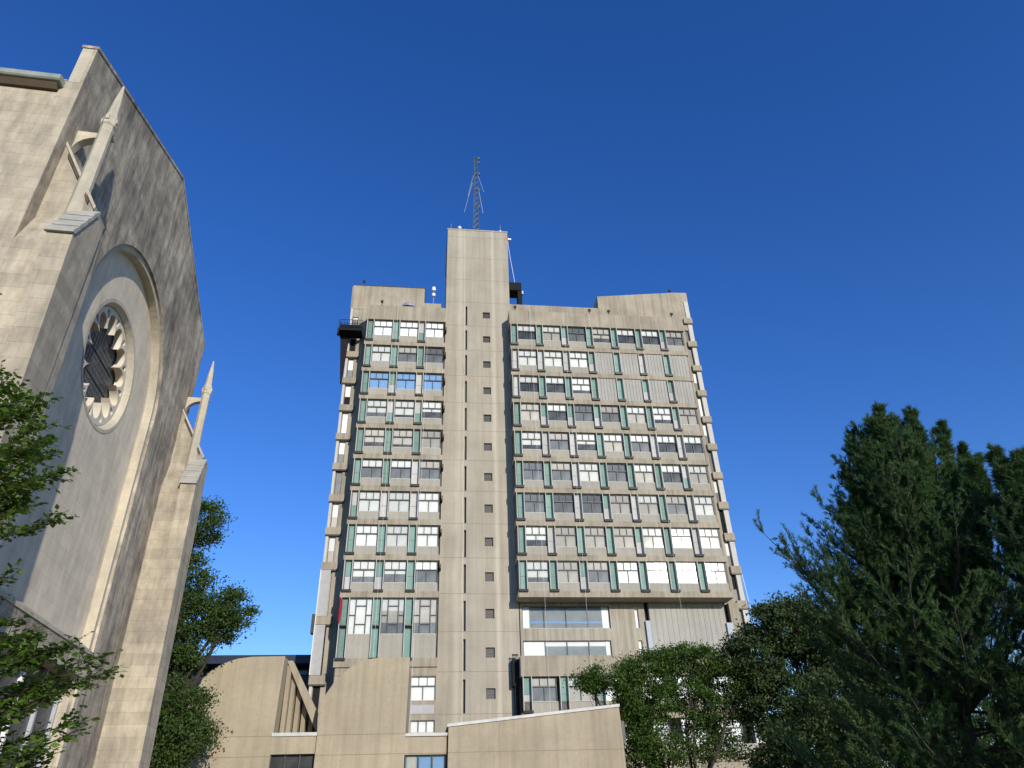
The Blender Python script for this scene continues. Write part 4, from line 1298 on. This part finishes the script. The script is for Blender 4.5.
def leafy_branch_tree():
    """Small foreground tree whose right-hand branches reach into the frame from the left."""
    rs = np.random.RandomState(77)
    base = (-15.4, -63.9, 0.0)
    t = thing('elm_tree', 'leafy foreground tree reaching in from the left edge before the chapel wall', 'tree', base)
    mbt = MB(); mbl = MB()
    trunk = limb(mbt, base, (-15.5, -63.9, 7.4), 0.15, 0.04, rs, 'bark', 0.01, 8)
    mbt.build('trunk', t)
    tips = [(-14.0, -63.3, 6.0), (-13.9, -63.0, 5.7), (-13.5, -63.4, 5.1), (-13.5, -63.1, 4.7), (-14.3, -63.0, 6.3), (-14.5, -63.1, 6.4), (-14.2, -64.0, 6.0), (-13.7, -63.6, 5.6), (-13.7, -63.8, 5.2), (-14.2, -63.6, 5.7), (-14.1, -64.1, 5.6), (-13.9, -63.4, 5.0), (-13.8, -63.1, 5.1), (-14.0, -63.7, 5.0), (-14.0, -63.2, 4.8), (-13.8, -63.2, 4.8), (-13.8, -63.9, 4.4), (-13.8, -63.2, 5.4), (-13.6, -63.5, 3.9), (-13.8, -63.4, 3.7), (-13.5, -63.4, 3.5), (-14.0, -63.1, 3.9), (-13.3, -63.1, 3.4), (-12.9, -63.3, 3.3), (-12.8, -62.8, 3.3), (-12.8, -62.5, 3.2), (-12.8, -63.1, 3.0), (-13.1, -63.3, 3.2), (-13.4, -63.2, 3.4), (-13.9, -62.7, 3.4), (-13.2, -62.4, 3.1), (-13.4, -62.8, 3.0), (-13.7, -62.7, 3.0), (-13.0, -62.5, 2.7), (-13.0, -63.1, 2.4), (-12.7, -63.3, 2.5), (-13.4, -62.9, 2.7), (-13.5, -63.1, 2.6), (-13.0, -63.1, 2.3), (-13.2, -63.3, 2.3), (-13.0, -63.0, 2.2), (-13.5, -63.2, 2.4), (-13.1, -63.3, 2.4)]
    tips += [(-16.6, -63.2, 6.9), (-16.9, -64.4, 6.2), (-16.4, -64.9, 5.2), (-16.8, -63.4, 4.6), (-16.2, -62.7, 5.6), (-15.8, -62.8, 7.3), (-15.2, -64.9, 6.4), (-16.5, -64.6, 3.8), (-15.6, -62.6, 3.9), (-15.2, -63.2, 7.6)]
    tips = [(x - 0.22, y - 0.03, z) for x, y, z in tips]
    fwd_ = [(p, max(0.9, p[2] - 0.9 - 0.5 * rs.rand())) for p in tips]
    V = []
    for tip, z0 in fwd_:
        u = z0 / 7.4
        a = np.array([base[0] - 0.1 * u, base[1], z0])
        tip = np.array(tip)
        pts = limb(mbl, a, tip, 0.022, 0.004, rs, 'bark', 0.04, 8, up=0.03)
        pts = [np.array(p) for p in pts]
        ln = np.linalg.norm(tip - a)
        for q in range(3, 9):
            for _ in range(11):
                p0 = pts[q] - (pts[q] - pts[q - 1]) * rs.rand()
                dm = pts[q] - pts[q - 1]; dm /= np.linalg.norm(dm)
                sd = rs.normal(0, 1, 3); sd[2] *= 0.35
                d = dm * 0.9 + sd * 0.6; d /= np.linalg.norm(d)
                l2 = 0.12 + 0.22 * rs.rand()
                p1 = p0 + d * l2
                mbl.tube([tuple(p0), tuple((p0 + p1) / 2 + rs.normal(0, 0.01, 3)), tuple(p1)], [0.006, 0.004, 0.002], 'bark', 3)
                nl = 11
                for k_ in range(nl):
                    f = (k_ + 0.5) / nl
                    lp = p0 + (p1 - p0) * f + rs.normal(0, 0.012, 3)
                    sgn = 1 if k_ % 2 else -1
                    sidev = np.cross(d, [0, 0, 1.0]); sidev /= np.linalg.norm(sidev)
                    ld = d * 0.55 + sidev * sgn * 0.8 + rs.normal(0, 0.25, 3) + np.array([0, 0, -0.15]); ld /= np.linalg.norm(ld)
                    nv = np.array([0, 0, 1.0]) + rs.normal(0, 0.45, 3)
                    wv = np.cross(ld, nv); wv /= np.linalg.norm(wv)
                    s = 0.072 * (0.5 + 0.9 * rs.rand())
                    V.append([lp, lp + ld * s * 0.5 + wv * s * 0.30, lp + ld * s, lp + ld * s * 0.5 - wv * s * 0.30])
    mbl.build('limbs', t)
    quads('crown', np.array(V), 'leaf_fg', t)

leafy_branch_tree()

for o in list(bpy.data.objects):
    if '_org' in o:
        del o['_org']
